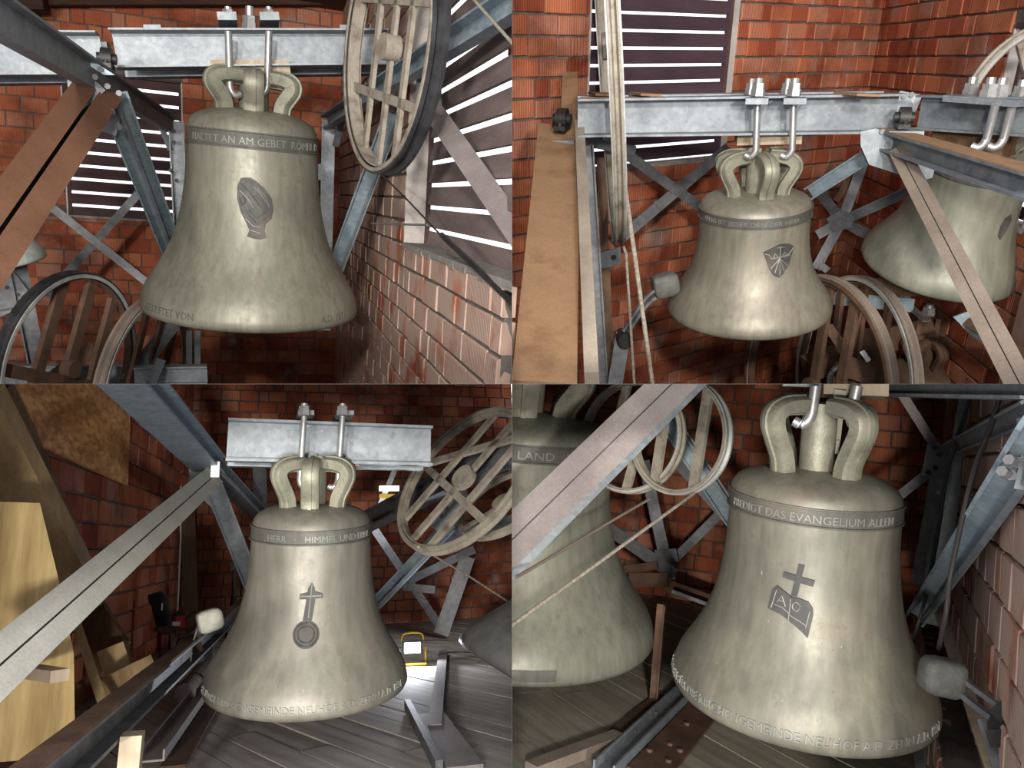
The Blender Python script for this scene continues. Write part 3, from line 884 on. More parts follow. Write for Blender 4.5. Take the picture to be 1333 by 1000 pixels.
# headstock of the main bell
hA_ = thing(rm, 'headstock', rm.P(325, 97, 6.0), 'twin galvanised channel headstock with hooked hangers over the oval-relief bell', 'headstock')
p, q, fr = channel_pair(rm, hA_, (150, 67, 5.95), (503, 65, 5.95), .235, .15, .30)
for (x0, x1) in ((190, 212), (440, 462)): obj(rm, 'spacer_plate', MB().prism(rect(.26, .02), rm.P(x0, 39, 6.1), rm.P(x1, 39, 6.1), Z), 'galv', hA_)
beam(rm, hA_, 'packing_block', (276, 92, 6.05), (376, 92, 6.05), rect(.36, .09), 'wood_pale', Z)
for x in (297, 350):
    obj(rm, 'clamp_plate', MB().prism(rect(.55, .05), rm.P(x - 12, 31.5, 6.05), rm.P(x + 12, 31.5, 6.05), Z), 'galv', hA_)
    jbolt(rm, hA_, (x, 40, 5.72), (x + (2 if x < 320 else -2), 122, 5.8), .023, (1 if x < 320 else -1, .3), 'chrome')
    nutstack(rm, hA_, rm.P(x, 27, 5.85), .024, .035, .03)
nutstack(rm, hA_, rm.P(325, 41, 5.9), .03, .05, .1)
hA2_ = thing(rm, 'headstock', rm.P(20, 97, 6.1), 'twin galvanised channel headstock running behind the sloping left rail', 'headstock')
channel_pair(rm, hA2_, (-80, 73, 6.1), (134, 73, 6.1), .265, .15, .26)

# the bell
bA = Bell(rm, 'bronze_bell', (329, 404, 6.0), 133, 0.3, 4, 'bronzeA', 'olive bronze bell with dark oval relief hanging from twin channels', crown_h=.26, zs=1.025)
bA.text('HALTET AN AM GEBET  RÖMER 12', 1.52, .086, .06, parent=bA.bandobj)
bA.text('GESTIFTET VON', .075, .085, -.80, mat='bandmat', o=.0); bA.text('A.D. 1971', .075, .085, .80, mat='bandmat', o=.0)
rel = bA.relief([(-.13, 1.180), (-.10, 1.250), (-.03, 1.260), (.03, 1.230), (.09, 1.180), (.15, 1.100), (.165, 1.020), (.15, 0.940), (.10, 0.890), (.09, 0.830), (.11, 0.780), (.06, 0.760), (0, 0.765), (-.05, 0.780), (-.03, 0.830), (-.06, 0.890), (-.10, 0.970), (-.13, 1.080)], .010)
for pts in ([(-.10, 1.210), (-.02, 1.130), (.06, 1.030)], [(-.11, 1.150), (-.04, 1.080), (.0, 1.010)], [(-.11, 1.090), (-.09, 1.030), (-.06, 1.060), (-.08, 1.110)], [(-.06, 0.980), (.0, 0.920), (.04, 0.885), (.12, 0.950), (.15, 0.990)], [(-.03, 0.990), (.03, 0.930), (.10, 0.990)], [(.0, 1.190), (.06, 1.130), (.11, 1.060)], [(.03, 1.180), (.10, 1.110), (.13, 1.030)], [(-.06, 0.920), (.0, 0.865), (.06, 0.860)], [(-.02, 0.830), (.06, 0.810)]):
    bA.ridge(pts, .004, .011, 'emblemmat' if rnd.random() < .5 else 'lettermat', rel)
pb = Bell(rm, 'small_bell', (-2, 345, 6.9), 57, -14, 6, 'pale_bell', 'pale green small bell half hidden behind the brown diagonal beam', crown_h=.3, azs=(0, 90, 180, 270))
hs = thing(rm, 'hanger', pb.top, 'dark steel hanger above the pale green small bell', 'hanger')
obj(rm, 'hanger_bar', MB().prism(rect(.05, .05), pb.top - Z * .05, rm.P(-25, 102, 6.9), X), 'galv_dark', hs)

# rope wheels
def basis(c, ang, ratio, near_right=True):
    """wheel plane at c: e1 turned ang degrees (clockwise) from up, e2 mostly along the line of sight"""
    vd = c.normalized(); rt = vd.cross(Z).normalized(); up = rt.cross(vd)
    a = math.radians(ang); e1 = rt * math.sin(a) + up * math.cos(a); im = rt * math.cos(a) - up * math.sin(a)
    return e1, im * ratio + (-vd if near_right else vd) * math.sqrt(1 - ratio * ratio)


wheel(rm, 'rope_wheel', rm.P(508, 62, 4.5), *basis(rm.P(508, 62, 4.5), 5, .34), .65, 'large rope wheel with black grooved rim in front of the louvred window', [(0, .0, -1, 1), (0, .24, -1, 1), (0, -.26, -1, 1), (math.pi / 2, .26, -1, 1), (math.pi / 2, -.24, -1, 1)], rim=(.042, .09), mats=('rubber', 'rust', 'rust'), sw=.05)
wheel(rm, 'rope_wheel', rm.P(92, 480, 6.3), *basis(rm.P(92, 480, 6.3), 16, .58, False), .70, 'rope wheel with pale rim edge beside the brown diagonal beam', [(0, .0, -1, 1), (0, .3, -1, 1), (0, -.3, -1, 1), (math.pi / 2, .1, -1, 1)], rim=(.05, .08), mats=('rubber', 'whiterim', 'rustbrown'), sw=.09)
wheel(rm, 'rope_wheel', rm.P(192, 502, 7.0), *basis(rm.P(192, 502, 7.0), 14, .42, False), .75, 'rope wheel partly hidden behind the skirt of the oval-relief bell', [(0, .0, -1, 1), (0, .28, -1, 1), (0, -.28, -1, 1)], rim=(.05, .09), mats=('greybrown', 'whiterim', 'rustbrown'), sw=.07)
# iron plates and clevises on the big wheel
# pull rods at the right wall
obj(rm, 'cord', MB().tube([rm.P(482, 213, 5.4), rm.P(528, 258, 5.0), rm.P(585, 318, 4.3)], .006), 'cable', None, 'thin dark cord running down from the black-rimmed wheel', 'cord')
obj(rm, 'pull_rod', MB().tube([rm.P(575, 306, 4.0), rm.P(672, 398, 2.85)], .016), 'iron', None, 'black pull rod sloping in front of the mortar sill', 'rod')
obj(rm, 'wire_rod', MB().tube([rm.P(484, 291, 5.2), rm.P(556, 293, 4.35)], .007), 'galv_dark', None, 'short straight wire rod sticking out from the louvred window', 'rod')
obj(rm, 'guy_wire', MB().tube([rm.P(612, -6, 3.6), rm.P(672, 62, 2.9)], .007), 'rope', None, 'thin pale wire crossing the top of the wide louvred window', 'wire')

# ================================================================== chamber B: bell with the shield
rm = RB
pL, pC, pR = rm.P(560, 80, 4.55), rm.P(1138, 80, 8.0), rm.P(1440, 80, 4.7)
zlo, zhi = rm.P(1000, 560, 8).z, 3.1
hB = hole_on(rm, pL, pC, zlo, (764, 953), ((950, 207), (950, -150)), 100)
wB = wall(rm, 'wall_left', pL, pC, zlo, zhi, .225, .125, [hB], .12, 'red brick wall holding the violet louvred window behind the shield bell', seed=8)
window(wB, 'window_3', hB, .1115, .02, .06, 8, 'slat2', 'louvred window with violet dark slats behind the shield bell headstock', lining='lining', z_first=.09)
hB2 = hole_on(rm, pC, pR, zlo, (1312, 1390), ((1320, 300), (1320, 30)), 80)
wB2 = wall(rm, 'wall_right', pC, pR, zlo, zhi, .25, .125, [hB2], .12, 'orange ribbed brick wall behind the tilted bell and its wheel', seed=9)
window(wB2, 'window_4', hB2, .10, .03, .08, 20, 'slat', 'narrow strip of louvred window beside the pale wheel arc', lining='lining', z_first=.08)
q1 = rm.P(1440, 80, 4.7); q2 = V((q1.x + .35, 2.6, 0))
slab(rm, 'wall_side', [V((q1.x, q1.y, -3)), V((q2.x, q2.y, -3)), V((q2.x, q2.y, 3.1)), V((q1.x, q1.y, 3.1))], Z.cross(q1 - q2), .1, 'plaster', 'plastered side wall of the chamber with the shield bell', 'wall')
slab(rm, 'ceiling', [V((-1.6, 2.1, zhi)), V((2.2, 2.1, zhi)), V((3.2, 8.1, zhi)), V((-2.2, 8.1, zhi))], Z, .05, 'wood_dark', 'dark boarded ceiling above the bell with the shield', 'ceiling')

fB = thing(rm, 'bell_frame', rm.P(900, 480, 5), 'galvanised steel bell frame with dust-covered diagonals around the shield bell', 'bell frame')
beam(rm, fB, 'diagonal', (728, 168, 4.72), (708, 505, 2.62), rect(.25, .06), 'dust')
beam(rm, fB, 'diagonal_side', (755, 172, 4.72), (771, 505, 2.66), rect(.055, .16), 'dustpale')
beam(rm, fB, 'rail', (740, 172, 4.75), (742, 106, 5.32), rect(.10, .13), 'dust', Z)
beam(rm, fB, 'rail_edge', (735, 180, 4.65), (703, 232, 4.3), rect(.02, .05), 'dust')
pillow(rm, fB, (732, 155, 4.6), .06)
beam(rm, fB, 'bearing_plate', (722, 184, 4.55), (750, 184, 4.55), rect(.12, .02), 'galv', Z)
beam(rm, fB, 'post', (764, 190, 4.9), (784, 505, 4.7), Cb(.085, .05, .01), 'galv_dark')
beam(rm, fB, 'post', (782, 205, 5.0), (796, 505, 4.9), rect(.055, .05), 'rustbrown')
gusset(rm, fB, [(770, 332), (808, 321), (809, 343), (786, 349), (771, 347)], 4.85, 'galv_dark', bolts=((778, 338), (800, 334)))
beam(rm, fB, 'bracket', (748, 182, 4.9), (826, 196, 5.2), rect(.06, .03), 'galv_dark')
beam(rm, fB, 'cross_brace', (812, 198, 5.45), (940, 290, 6.0), rect(.07, .015), 'galv_dark')
beam(rm, fB, 'cross_brace', (948, 192, 6.15), (806, 312, 5.35), rect(.075, .015), 'galv_dark')
pillow(rm, fB, (1177, 153, 4.85), .055)
beam(rm, fB, 'bearing_plate', (1155, 172, 4.8), (1200, 172, 4.8), rect(.14, .02), 'galv', Z)
gusset(rm, fB, [(1120, 171), (1140, 167), (1222, 200), (1213, 231), (1197, 236), (1131, 214), (1120, 189)], 4.82, 'galv', bolts=((1148, 171), (1155, 188), (1207, 190), (1160, 200)))
gusset(rm, fB, [(1162, 130), (1172, 118), (1200, 124), (1190, 150), (1160, 148)], 5.25, 'galv', bolts=((1176, 125), (1186, 123)))
beam(rm, fB, 'rail', (1150, 180, 4.95), (1362, 246, 3.45), Ib(.13, .10, .012), 'galv', Z)
beam(rm, fB, 'rail_dust', (1150, 180, 4.95), (1362, 246, 3.45), rect(.126, .006), 'dust', Z, dz=.053)
beam(rm, fB, 'brace', (1056, 250, 5.25), (1151, 189, 4.88), Cb(.085, .04, .01), 'galv_blue')
beam(rm, fB, 'diagonal', (1170, 196, 4.7), (1362, 566, 2.75), [off(rect(.044, .05), -.024), off(rect(.044, .05), .024)], 'greybrown')
beam(rm, fB, 'diagonal_web', (1171, 200, 4.74), (1358, 560, 2.8), rect(.02, .03), 'galv_dark')
for a, b in (((1062, 244, 6.9), (1096, 288, 6.6)), ((1190, 246, 6.3), (1096, 288, 6.6)), ((1062, 350, 6.5), (1096, 288, 6.55)), ((1152, 318, 6.4), (1096, 288, 6.6)), ((1124, 212, 6.8), (1096, 288, 6.6)), ((1064, 306, 6.6), (1096, 288, 6.6)), ((1076, 345, 6.4), (1070, 352, 6.4))):
    beam(rm, fB, 'cross_brace', a, b, Lb(.075, .04, .01), 'galv' if a[0] in (1190,) else 'galv_dark')
gusset(rm, fB, [(1076, 284), (1096, 272), (1112, 282), (1108, 296), (1084, 302)], 6.5, 'galv_dark')
for xx in (1084, 1118): beam(rm, fB, 'shadow_brace', (xx, 215, 6.9), (xx - 30, 262, 6.8), rect(.05, .02), 'rustbrown')
beam(rm, fB, 'sill_beam', (1040, 384, 5.9), (1190, 398, 5.6), Lb(.09, .06, .012), 'galv_blue')
beam(rm, fB, 'sill_beam', (1050, 372, 6.0), (1200, 374, 5.75), rect(.12, .1), 'wood_brown')
gusset(rm, fB, [(1240, 412), (1262, 404), (1262, 420), (1300, 452), (1268, 440)], 4.9, 'galv_blue')
beam(rm, fB, 'lower_rail', (1260, 420, 4.9), (1350, 470, 4.4), rect(.05, .05), 'rustbrown')

hB_ = thing(rm, 'headstock', rm.P(960, 180, 4.8), 'twin galvanised channel headstock with dusty top plates over the shield bell', 'headstock')
p, q, fr = channel_pair(rm, hB_, (752, 152, 4.6), (1166, 146, 5.0), .205, .14, .22)
beam(rm, hB_, 'dusty_top', (756, 127, 4.6), (1166, 126, 5.0), rect(.09, .006), 'dust', Z)
beam(rm, hB_, 'dusty_flange', (752, 152, 4.6), (1166, 146, 5.0), off(rect(.125, .006), .075), 'dust', Z, dz=-.088)
for x0, x1 in ((770, 800), (826, 852), (1100, 1130)):
    beam(rm, hB_, 'top_plate', (x0, 122, 4.75), (x1, 123, 4.8), rect(.26, .012), 'dust', Z)
beam(rm, hB_, 'packing_block', (958, 180, 4.95), (1040, 178, 4.98), rect(.28, .055), 'wood_pale', Z)
for x, d in ((986, 4.66), (1033, 4.7)):
    beam(rm, hB_, 'clamp_plate', (x - 14, 129, d + .13), (x + 14, 129, d + .13), rect(.52, .03), 'galv', Z)
    jbolt(rm, hB_, (x, 130, d), (x - 3, 204, d), .018, (-1, .2), 'chrome')
    nutstack(rm, hB_, rm.P(x, 125, d), .022, .035, .04)
    nutstack(rm, hB_, rm.P(x - 9, 123, d + .34), .02, .033, .04)
hB2_ = thing(rm, 'headstock', rm.P(1280, 170, 4.7), 'galvanised channel headstock with bolts over the tilted bell', 'headstock')
channel_pair(rm, hB2_, (1199, 146, 4.98), (1372, 153, 4.45), .18, .07, .18)
beam(rm, hB2_, 'top_plate', (1250, 127, 4.75), (1345, 134, 4.5), rect(.3, .03), 'galv', Z)
beam(rm, hB2_, 'packing_block', (1228, 176, 5.05), (1322, 186, 4.85), rect(.3, .13), 'wood_brown', Z)
for x in (1262, 1285, 1300, 1326): nutstack(rm, hB2_, rm.P(x, 126 + (x - 1262) * .06, 4.62 + (.2 if x in (1262, 1326) else 0)), .024, .035, .05)
for x in (1296, 1318): jbolt(rm, hB2_, (x, 136, 4.45), (x - 14, 192, 4.5), .02, (-1, .2), 'chrome')

bB = Bell(rm, 'bronze_bell', (973, 402, 4.9), 102, -2.5, 6, 'bronzeB', 'brown-green bronze bell with a dark shield relief', zs=.83, tf=1.14, crown_h=.40, azs=(20, 75, 125, 200, 255, 305))
bB.text('SELIG IST JEDER DEN DER HERR', 1.52, .086, -.05, parent=bB.bandobj)
sh = bB.relief([(.13, 1.17), (.22, 1.22), (.31, 1.26), (.42, 1.25), (.50, 1.20), (.47, 1.08), (.44, .96), (.38, .86), (.33, .81), (.27, .84), (.21, .93), (.17, 1.05)], .009)
for pts in ([(.14, 1.15), (.19, 1.13), (.21, 1.08), (.42, 1.10), (.46, 1.15), (.49, 1.19)], [(.21, 1.07), (.44, 1.09)], [(.315, 1.24), (.315, 1.08)], [(.27, 1.22), (.36, 1.22)], [(.315, 1.07), (.22, .94)], [(.315, 1.07), (.27, .88)], [(.315, 1.07), (.33, .84)], [(.315, 1.07), (.38, .89)], [(.315, 1.07), (.42, .95)], [(.24, 1.09), (.26, 1.14), (.29, 1.09)], [(.34, 1.09), (.37, 1.14), (.41, 1.10)]):
    bB.ridge(pts, .0035, .011, 'lettermat', sh)
bB2 = Bell(rm, 'bronze_bell', (1221, 345, 5.2), 96, 9, 15, 'bronzeG', 'tilted bronze bell behind the dusty grey-brown diagonal', zs=.92, tf=1.05, crown_h=.3)
bB2.relief([(.55, 1.08), (.62, 1.12), (.66, 1.05), (.65, .90), (.60, .80), (.55, .85), (.53, .98)], .008)
bB3 = Bell(rm, 'bronze_bell', (1192, 580, 5.7), 72, -3, 10, 'bronzeR', 'rusty brown small bell low behind the brown rope wheels', zs=.95, crown_h=.42, crown='rustbrown', azs=(30, 90, 150, 210, 270, 330), loop_w=.16)
hb3 = thing(rm, 'headstock', rm.P(1180, 440, 5.75), 'brown timber headstock with a flat clamp bar and nuts', 'headstock')
beam(rm, hb3, 'timber', (1108, 452, 5.90), (1222, 422, 5.70), rect(.24, .17), 'rustbrown', Z)
beam(rm, hb3, 'timber', (1118, 462, 5.65), (1140, 440, 5.75), rect(.14, .15), 'rustbrown', Z)
beam(rm, hb3, 'clamp_bar', (1165, 382, 5.90), (1206, 418, 5.50), rect(.05, .014), 'galv_mauve', Z)
nutstack(rm, hb3, rm.P(1178, 388, 5.85), .024, .03, .03); nutstack(rm, hb3, rm.P(1208, 410, 5.65), .026, .03, .03)
for x in (1198, 1222): beam(rm, hb3, 'hanger_bolt', (x, 415, 5.60), (x - 6, 452, 5.60), rect(.03, .03), 'rustbrown')
wheel(rm, 'rope_wheel', rm.P(1056, 505, 5.05), *basis(rm.P(1056, 505, 5.05), -12, .6, True), .72, 'brown rope wheel whose rim passes in front of the shield bell skirt', [(.35, .0, -1, 1), (.35, .25, -1, 1), (1.6, .1, -1, 1)], rim=(.045, .06), mats=('greybrown', 'rustbrown', 'rustbrown'), sw=.07)
wheel(rm, 'rope_wheel', rm.P(1108, 500, 5.2), *basis(rm.P(1108, 500, 5.2), -12, .5, True), .70, 'grey-brown rope wheel standing just behind the brown one', [(.3, .0, -1, 1), (.3, .28, -1, 1), (.3, -.28, -1, 1)], rim=(.04, .06), mats=('greybrown', 'whiterim', 'rustbrown'), sw=.06)
bx = thing(rm, 'timber_bracket', rm.P(1075, 480, 5.25), 'brown timber and steel bracket below the skirt of the shield bell', 'bracket')
beam(rm, bx, 'timber', (1050, 480, 5.35), (1102, 462, 5.45), rect(.16, .14), 'rustbrown', Z)
beam(rm, bx, 'flat_bar', (1078, 425, 5.15), (1104, 462, 5.05), rect(.06, .02), 'rustbrown')
beam(rm, bx, 'flat_bar', (1122, 400, 5.25), (1096, 486, 5.25), rect(.06, .03), 'rustbrown')
beam(rm, bx, 'board', (1105, 478, 5.15), (1150, 492, 5.05), rect(.14, .02), 'rustbrown')
obj(rm, 'pipe_elbow', MB().tube(smooth([rm.P(1080, 500, 5.15), rm.P(1083, 485, 5.15), rm.P(1092, 478, 5.17), rm.P(1104, 484, 5.20)], 4), .02), 'chrome', bx)
obj(rm, 'white_tag', MB().prism(rect(.03, .01), rm.P(1122, 457, 5.00), rm.P(1131, 470, 5.00), -rm.P(1122, 457, 4.75)), 'white', bx)

# wheel seen edge-on at the left, and its ropes
wheel(rm, 'rope_wheel', rm.P(790, 60, 4.5), *basis(rm.P(790, 60, 4.5), -6, .03, True), 1.05, 'large rope wheel seen edge-on in front of the violet louvres', [(0, 0, -1, 1), (math.pi / 2, 0, -1, 1)], rim=(.04, .05), mats=('rust', 'whiterim', 'rust'), sw=.035)
obj(rm, 'pull_rope', MB().tube([rm.P(806, 306, 4.3), rm.P(815, 330, 4.3), rm.P(826, 504, 4.25)], .008), 'rope', None, 'thin darker rope hanging below the edge-on wheel', 'rope')
obj(rm, 'pull_rope', MB().tube([rm.P(813, 240, 4.0), rm.P(826, 330, 4.0), rm.P(850, 504, 4.0)], .012), 'rope', None, 'thick pale rope hanging below the edge-on wheel', 'rope')
# strike hammer
def hammer(rm, name, c, ax, s, arm, label, mat, armw=.03):
    """rounded hammer head on a forked arm; ax: striking direction, arm: list of points"""
    t = thing(rm, name, c, label, 'hammer')
    ax = ax.normalized(); mb = MB(); n = 10
    up = (Z - ax * Z.dot(ax)).normalized(); sd = up.cross(ax)
    prof = [(-1, .62), (-.9, .86), (-.55, 1.0), (.35, 1.0), (.75, .92), (1.0, .7), (1.1, .35)]
    def sec(k): return [(k * s * .62 * math.copysign(abs(math.cos(a)) ** .45, math.cos(a)), k * s * .72 * math.copysign(abs(math.sin(a)) ** .45, math.sin(a))) for a in [2 * math.pi * (i + .5) / 16 for i in range(16)]]
    vs = []; fs = []
    for tt, k in prof: vs += [c + ax * (tt * s * .75) + sd * a + up * b for a, b in sec(k)]
    for i in range(len(prof) - 1):
        for j in range(16): fs.append((i * 16 + j, i * 16 + (j + 1) % 16, (i + 1) * 16 + (j + 1) % 16, (i + 1) * 16 + j))
    fs += [tuple(range(16))[::-1], tuple(range((len(prof) - 1) * 16, len(prof) * 16))]
    obj(rm, 'hammer_head', mb.add(vs, fs), mat, t, angle=45)
    obj(rm, 'hammer_arm', MB().sweep(smooth(arm, 4), rect(armw, armw * .6), up), 'galv_dark', t)
    obj(rm, 'hammer_arm', MB().sweep(smooth([p + up * armw * 1.6 - sd * armw * .5 for p in arm], 4), rect(armw * .6, armw * .5), up), 'galv_dark', t)
    obj(rm, 'pivot', MB().prism([(armw * 1.5 * math.cos(i * math.pi / 6), armw * 1.5 * math.sin(i * math.pi / 6)) for i in range(12)], arm[-1] - sd * armw * 2, arm[-1] + sd * armw * 2, up), 'iron', t)
    return t


c = rm.P(866, 371, 4.55)
hammer(rm, 'strike_hammer', c, V((.75, .3, .2)), .10, [c - Z * .05, rm.P(842, 396, 4.5), rm.P(812, 440, 4.4)], 'grey cast strike hammer at the skirt of the shield bell', 'hammer')
beam(rm, fB, 'hammer_mount', (812, 432, 4.45), (800, 505, 4.4), rect(.09, .06), 'galv_dark')
# wheel arc at the far right
wheel(rm, 'rope_wheel', rm.P(1352, 142, 5.05), *basis(rm.P(1352, 142, 5.05), 12, .8, False), .42, 'pale rope wheel beside the narrow louvred window', [(0.9, .0, -1, 1), (2.4, 0, -1, 1)], rim=(.03, .05), mats=('rust', 'whiterim', 'rust'), sw=.05)

# ================================================================== chamber C: bell with the cross over the orb
rm = RC
DB = 9.0; ZF = -.86
pN, pC, pR = rm.P(-70, 715, 3.3), rm.P(240, 715, DB), rm.P(672, 715, DB)
wC = wall(rm, 'wall_left', pN, pC, ZF - .15, 1.95, .33, .15, [], .12, 'red brick wall with a strand board fixed to it beside leaning boards', seed=12)
wC2 = wall(rm, 'wall_back', pC, pR, ZF - .125, 2.3, .20, .125, [], .12, 'red brick wall behind the bell with cross and orb', seed=13)
q1, q2 = rm.P(-70, 715, 3.3), rm.P(-200, 715, 2.0)
slab(rm, 'wall_side', [V((q1.x, q1.y, ZF)), V((q2.x, q2.y, ZF)), V((q2.x, q2.y, 1)), V((q1.x, q1.y, 1))], Z.cross(q2 - q1), .1, 'plaster', 'plastered wall end beside the leaning yellow board', 'wall')


def floorboards(rm, zf, vpx, cx, width, ys, xs, mat, label, L=2.4, seed=1, box=(-40, 700, 480, 1080), side=None):
    """side: two points of a wall line that bounds the floor"""
    xa = lambda y: xs[1] if side is None else side[0].x + (side[1].x - side[0].x) * (y - side[0].y) / (side[1].y - side[0].y)
    r = random.Random(seed)
    base = [V((xs[0], ys[0], zf - .03)), V((xa(ys[0]), ys[0], zf - .03)), V((xa(ys[1]), ys[1], zf - .03)), V((xs[0], ys[1], zf - .03))]
    fl = obj(rm, 'floor', MB().plate(base, -Z, .04), 'iron', None, label, 'floor', kind='structure')
    d = V(((vpx - cx) / F, 1, 0)).normalized(); p = V((d.y, -d.x, 0))
    cs = [V((x, y, 0)) for x in xs for y in ys]
    o0, o1 = min(c.dot(p) for c in cs), max(c.dot(p) for c in cs)
    o = o0
    while o < o1:
        # run of the board inside the floor rectangle
        lo, hi = -1e9, 1e9; base0 = p * (o + width / 2)
        for k, (a, b) in ((0, xs), (1, ys)):
            if abs(d[k]) < 1e-6: continue
            t0, t1 = sorted(((a - base0[k]) / d[k], (b - base0[k]) / d[k])); lo, hi = max(lo, t0), min(hi, t1)
        t = lo - r.uniform(0, L * .8)
        while t < hi:
            a, b = max(t, lo), min(t + L, hi); t += L
            if b - a < .12: continue
            m_, h_ = (a + b) / 2 - .003, (b - a) / 2 - .003
            c = base0 + d * m_ + Z * (zf - .013 + r.uniform(-.004, .003))
            x, y = rm.pix(c)
            q0, q1 = rm.pix(base0 + d * a + Z * zf), rm.pix(base0 + d * b + Z * zf)
            if max(q0[0], q1[0], x) < box[0] or min(q0[0], q1[0], x) > box[1] or min(q0[1], q1[1]) > box[3] + 200: continue
            mb = MB(); mb.box(V((0, 0, 0)), X * h_, Y * (width / 2 - .004), Z * .013)
            fr = Matrix((d, Z.cross(d), Z)).transposed().to_4x4() @ Matrix.Rotation(r.uniform(-.01, .01), 4, 'X'); fr.translation = c
            bm = bmesh.new(); vv = [bm.verts.new(fr @ v) for v in mb.v]
            for f in mb.f: bm.faces.new([vv[i] for i in f])
            clip(bm, rm.clips)
            if side:
                sn = (side[1] - side[0]).cross(Z); sn.z = 0
                if sn.x < 0: sn = -sn
                bmesh.ops.bisect_plane(bm, geom=bm.verts[:] + bm.edges[:] + bm.faces[:], dist=1e-6, plane_co=side[0], plane_no=sn, clear_outer=True)
            if not bm.verts: bm.free(); continue
            bmesh.ops.transform(bm, matrix=fr.inverted(), verts=bm.verts[:])
            me = bpy.data.meshes.new('plank'); bm.to_mesh(me); bm.free(); me.materials.append(M[mat])
            ob = bpy.data.objects.new('plank', me); COL.objects.link(ob); ob.parent = fl
            ob.matrix_local = Matrix.Translation(-ORG[fl.name]) @ fr
        o += width
    return fl


floorboards(rm, ZF, -60, 333, .15, (2.0, 8.95), (-1.55, 3.2), 'plank', 'grey weathered board floor under the bell with cross and orb', seed=3)


def F_(px, py, up=0.0):      # point on the boards
    return rm.hit(px, py, V((0, 0, ZF_)), Z) + Z * up


ZF_ = ZF
fC = thing(rm, 'bell_frame', rm.P(335, 760, 8), 'galvanised steel bell frame with a cream diagonal around the orb bell', 'bell frame')
beam(rm, fC, 'rail', (92, 408, 2.75), (274, 606, 5.6), Ib(.19, .12, .012), 'galv_blue', Z)
beam(rm, fC, 'rail', (272, 604, 5.55), (338, 670, 8.2), Ib(.13, .11, .012), 'galv', Z)
beam(rm, fC, 'post', (337, 560, 8.2), (343, 835, 8.2), Lb(.13, .1, .012), 'galv_dark')
gusset(rm, fC, [(246, 594), (274, 600), (279, 622), (246, 640)], 5.5, 'galv', bolts=((268, 606),))
beam(rm, fC, 'end_plate', (275, 612, 5.3), (286, 612, 5.3), rect(.10, .10), 'chrome', Z)
beam(rm, fC, 'diagonal', (277, 621, 5.45), (-45, 906, 2.3), [off(rect(.066, .05), -.036), off(rect(.066, .05), .036)], 'cream')
beam(rm, fC, 'diagonal_web', (275, 623, 5.5), (-42, 904, 2.34), rect(.03, .03), 'galv_mauve')
beam(rm, fC, 'brace', (276, 628, 5.6), (338, 785, 6.1), Cb(.12, .05, .012), 'galv')
gusset(rm, fC, [(258, 645), (276, 628), (284, 652), (279, 664)], 5.7, 'galv_dark', bolts=((280, 640), (283, 652)))
p, q = rm.P(-6, 1056, 1.92), rm.P(314, 788, 8.3)
obj(rm, 'floor_rail', MB().prism(Cb(.11, .06, .012), p, q, X), 'galv_dark', fC)
obj(rm, 'floor_rail_top', MB().prism(rect(.065, .012), p + Z * .06 + X * .03, q + Z * .06 + X * .03, Z), 'rustbrown', fC)
for k in (.55, .97):
    c = p.lerp(q, k); obj(rm, 'rail_foot', MB().prism(rect(.05, .05), V((c.x + .02, c.y, ZF - .01)), V((c.x + .02, c.y, c.z - .04)), X), 'galv_dark', fC)
a, b = F_(196, 1003, .03), F_(274, 893, .03)
obj(rm, 'sill_channel', MB().prism(Cb(.10, .045, .008), a, b, Z), 'galv_mauve', fC)
obj(rm, 'sill_plate', MB().prism(rect(.10, .012), F_(225, 1003, .012), F_(283, 905, .012), Z), 'rustbrown', fC)
# right hand side of the frame
beam(rm, fC, 'rail', (470, 683, 6.6), (690, 575, 4.0), Ib(.13, .14, .012), 'galv_dark', Z)
beam(rm, fC, 'brace', (484, 792, 6.2), (590, 680, 5.2), Cb(.10, .05, .012), 'galv_blue')
beam(rm, fC, 'brace_rib', (489, 793, 6.1), (594, 683, 5.1), rect(.018, .05), 'galv')
gusset(rm, fC, [(560, 684), (578, 648), (606, 634), (612, 662), (572, 694)], 5.0, 'galv', bolts=((590, 650), (581, 662), (575, 672)))
beam(rm, fC, 'cross_brace', (488, 690, 7.2), (572, 815, 7.2), rect(.07, .014), 'galv_dark')
beam(rm, fC, 'cross_brace', (618, 715, 6.6), (520, 762, 7.0), rect(.07, .014), 'galv_dark')
beam(rm, fC, 'post', (609, 725, 6.4), (574, 826, 6.4), Cb(.12, .06, .012), 'galv_dark')
beam(rm, fC, 'rail', (576, 700, 5.4), (690, 672, 4.6), rect(.08, .05), 'galv_dark')
beam(rm, fC, 'tie', (525, 764, 6.3), (566, 768, 6.3), rect(.06, .014), 'galv_dark')
a, b = F_(577, 853, .02), F_(566, 955, .02)
obj(rm, 'floor_bar', MB().prism(rect(.065, .04), a, b, Z), 'galv_mauve', fC)
obj(rm, 'floor_bar', MB().prism(rect(.14, .03), F_(560, 938, .02), F_(606, 1010, .02), Z), 'galv_mauve', fC)
obj(rm, 'floor_bar', MB().prism(rect(.03, .05), F_(530, 925, .03), F_(572, 1010, .03), Z), 'galv_dark', fC)

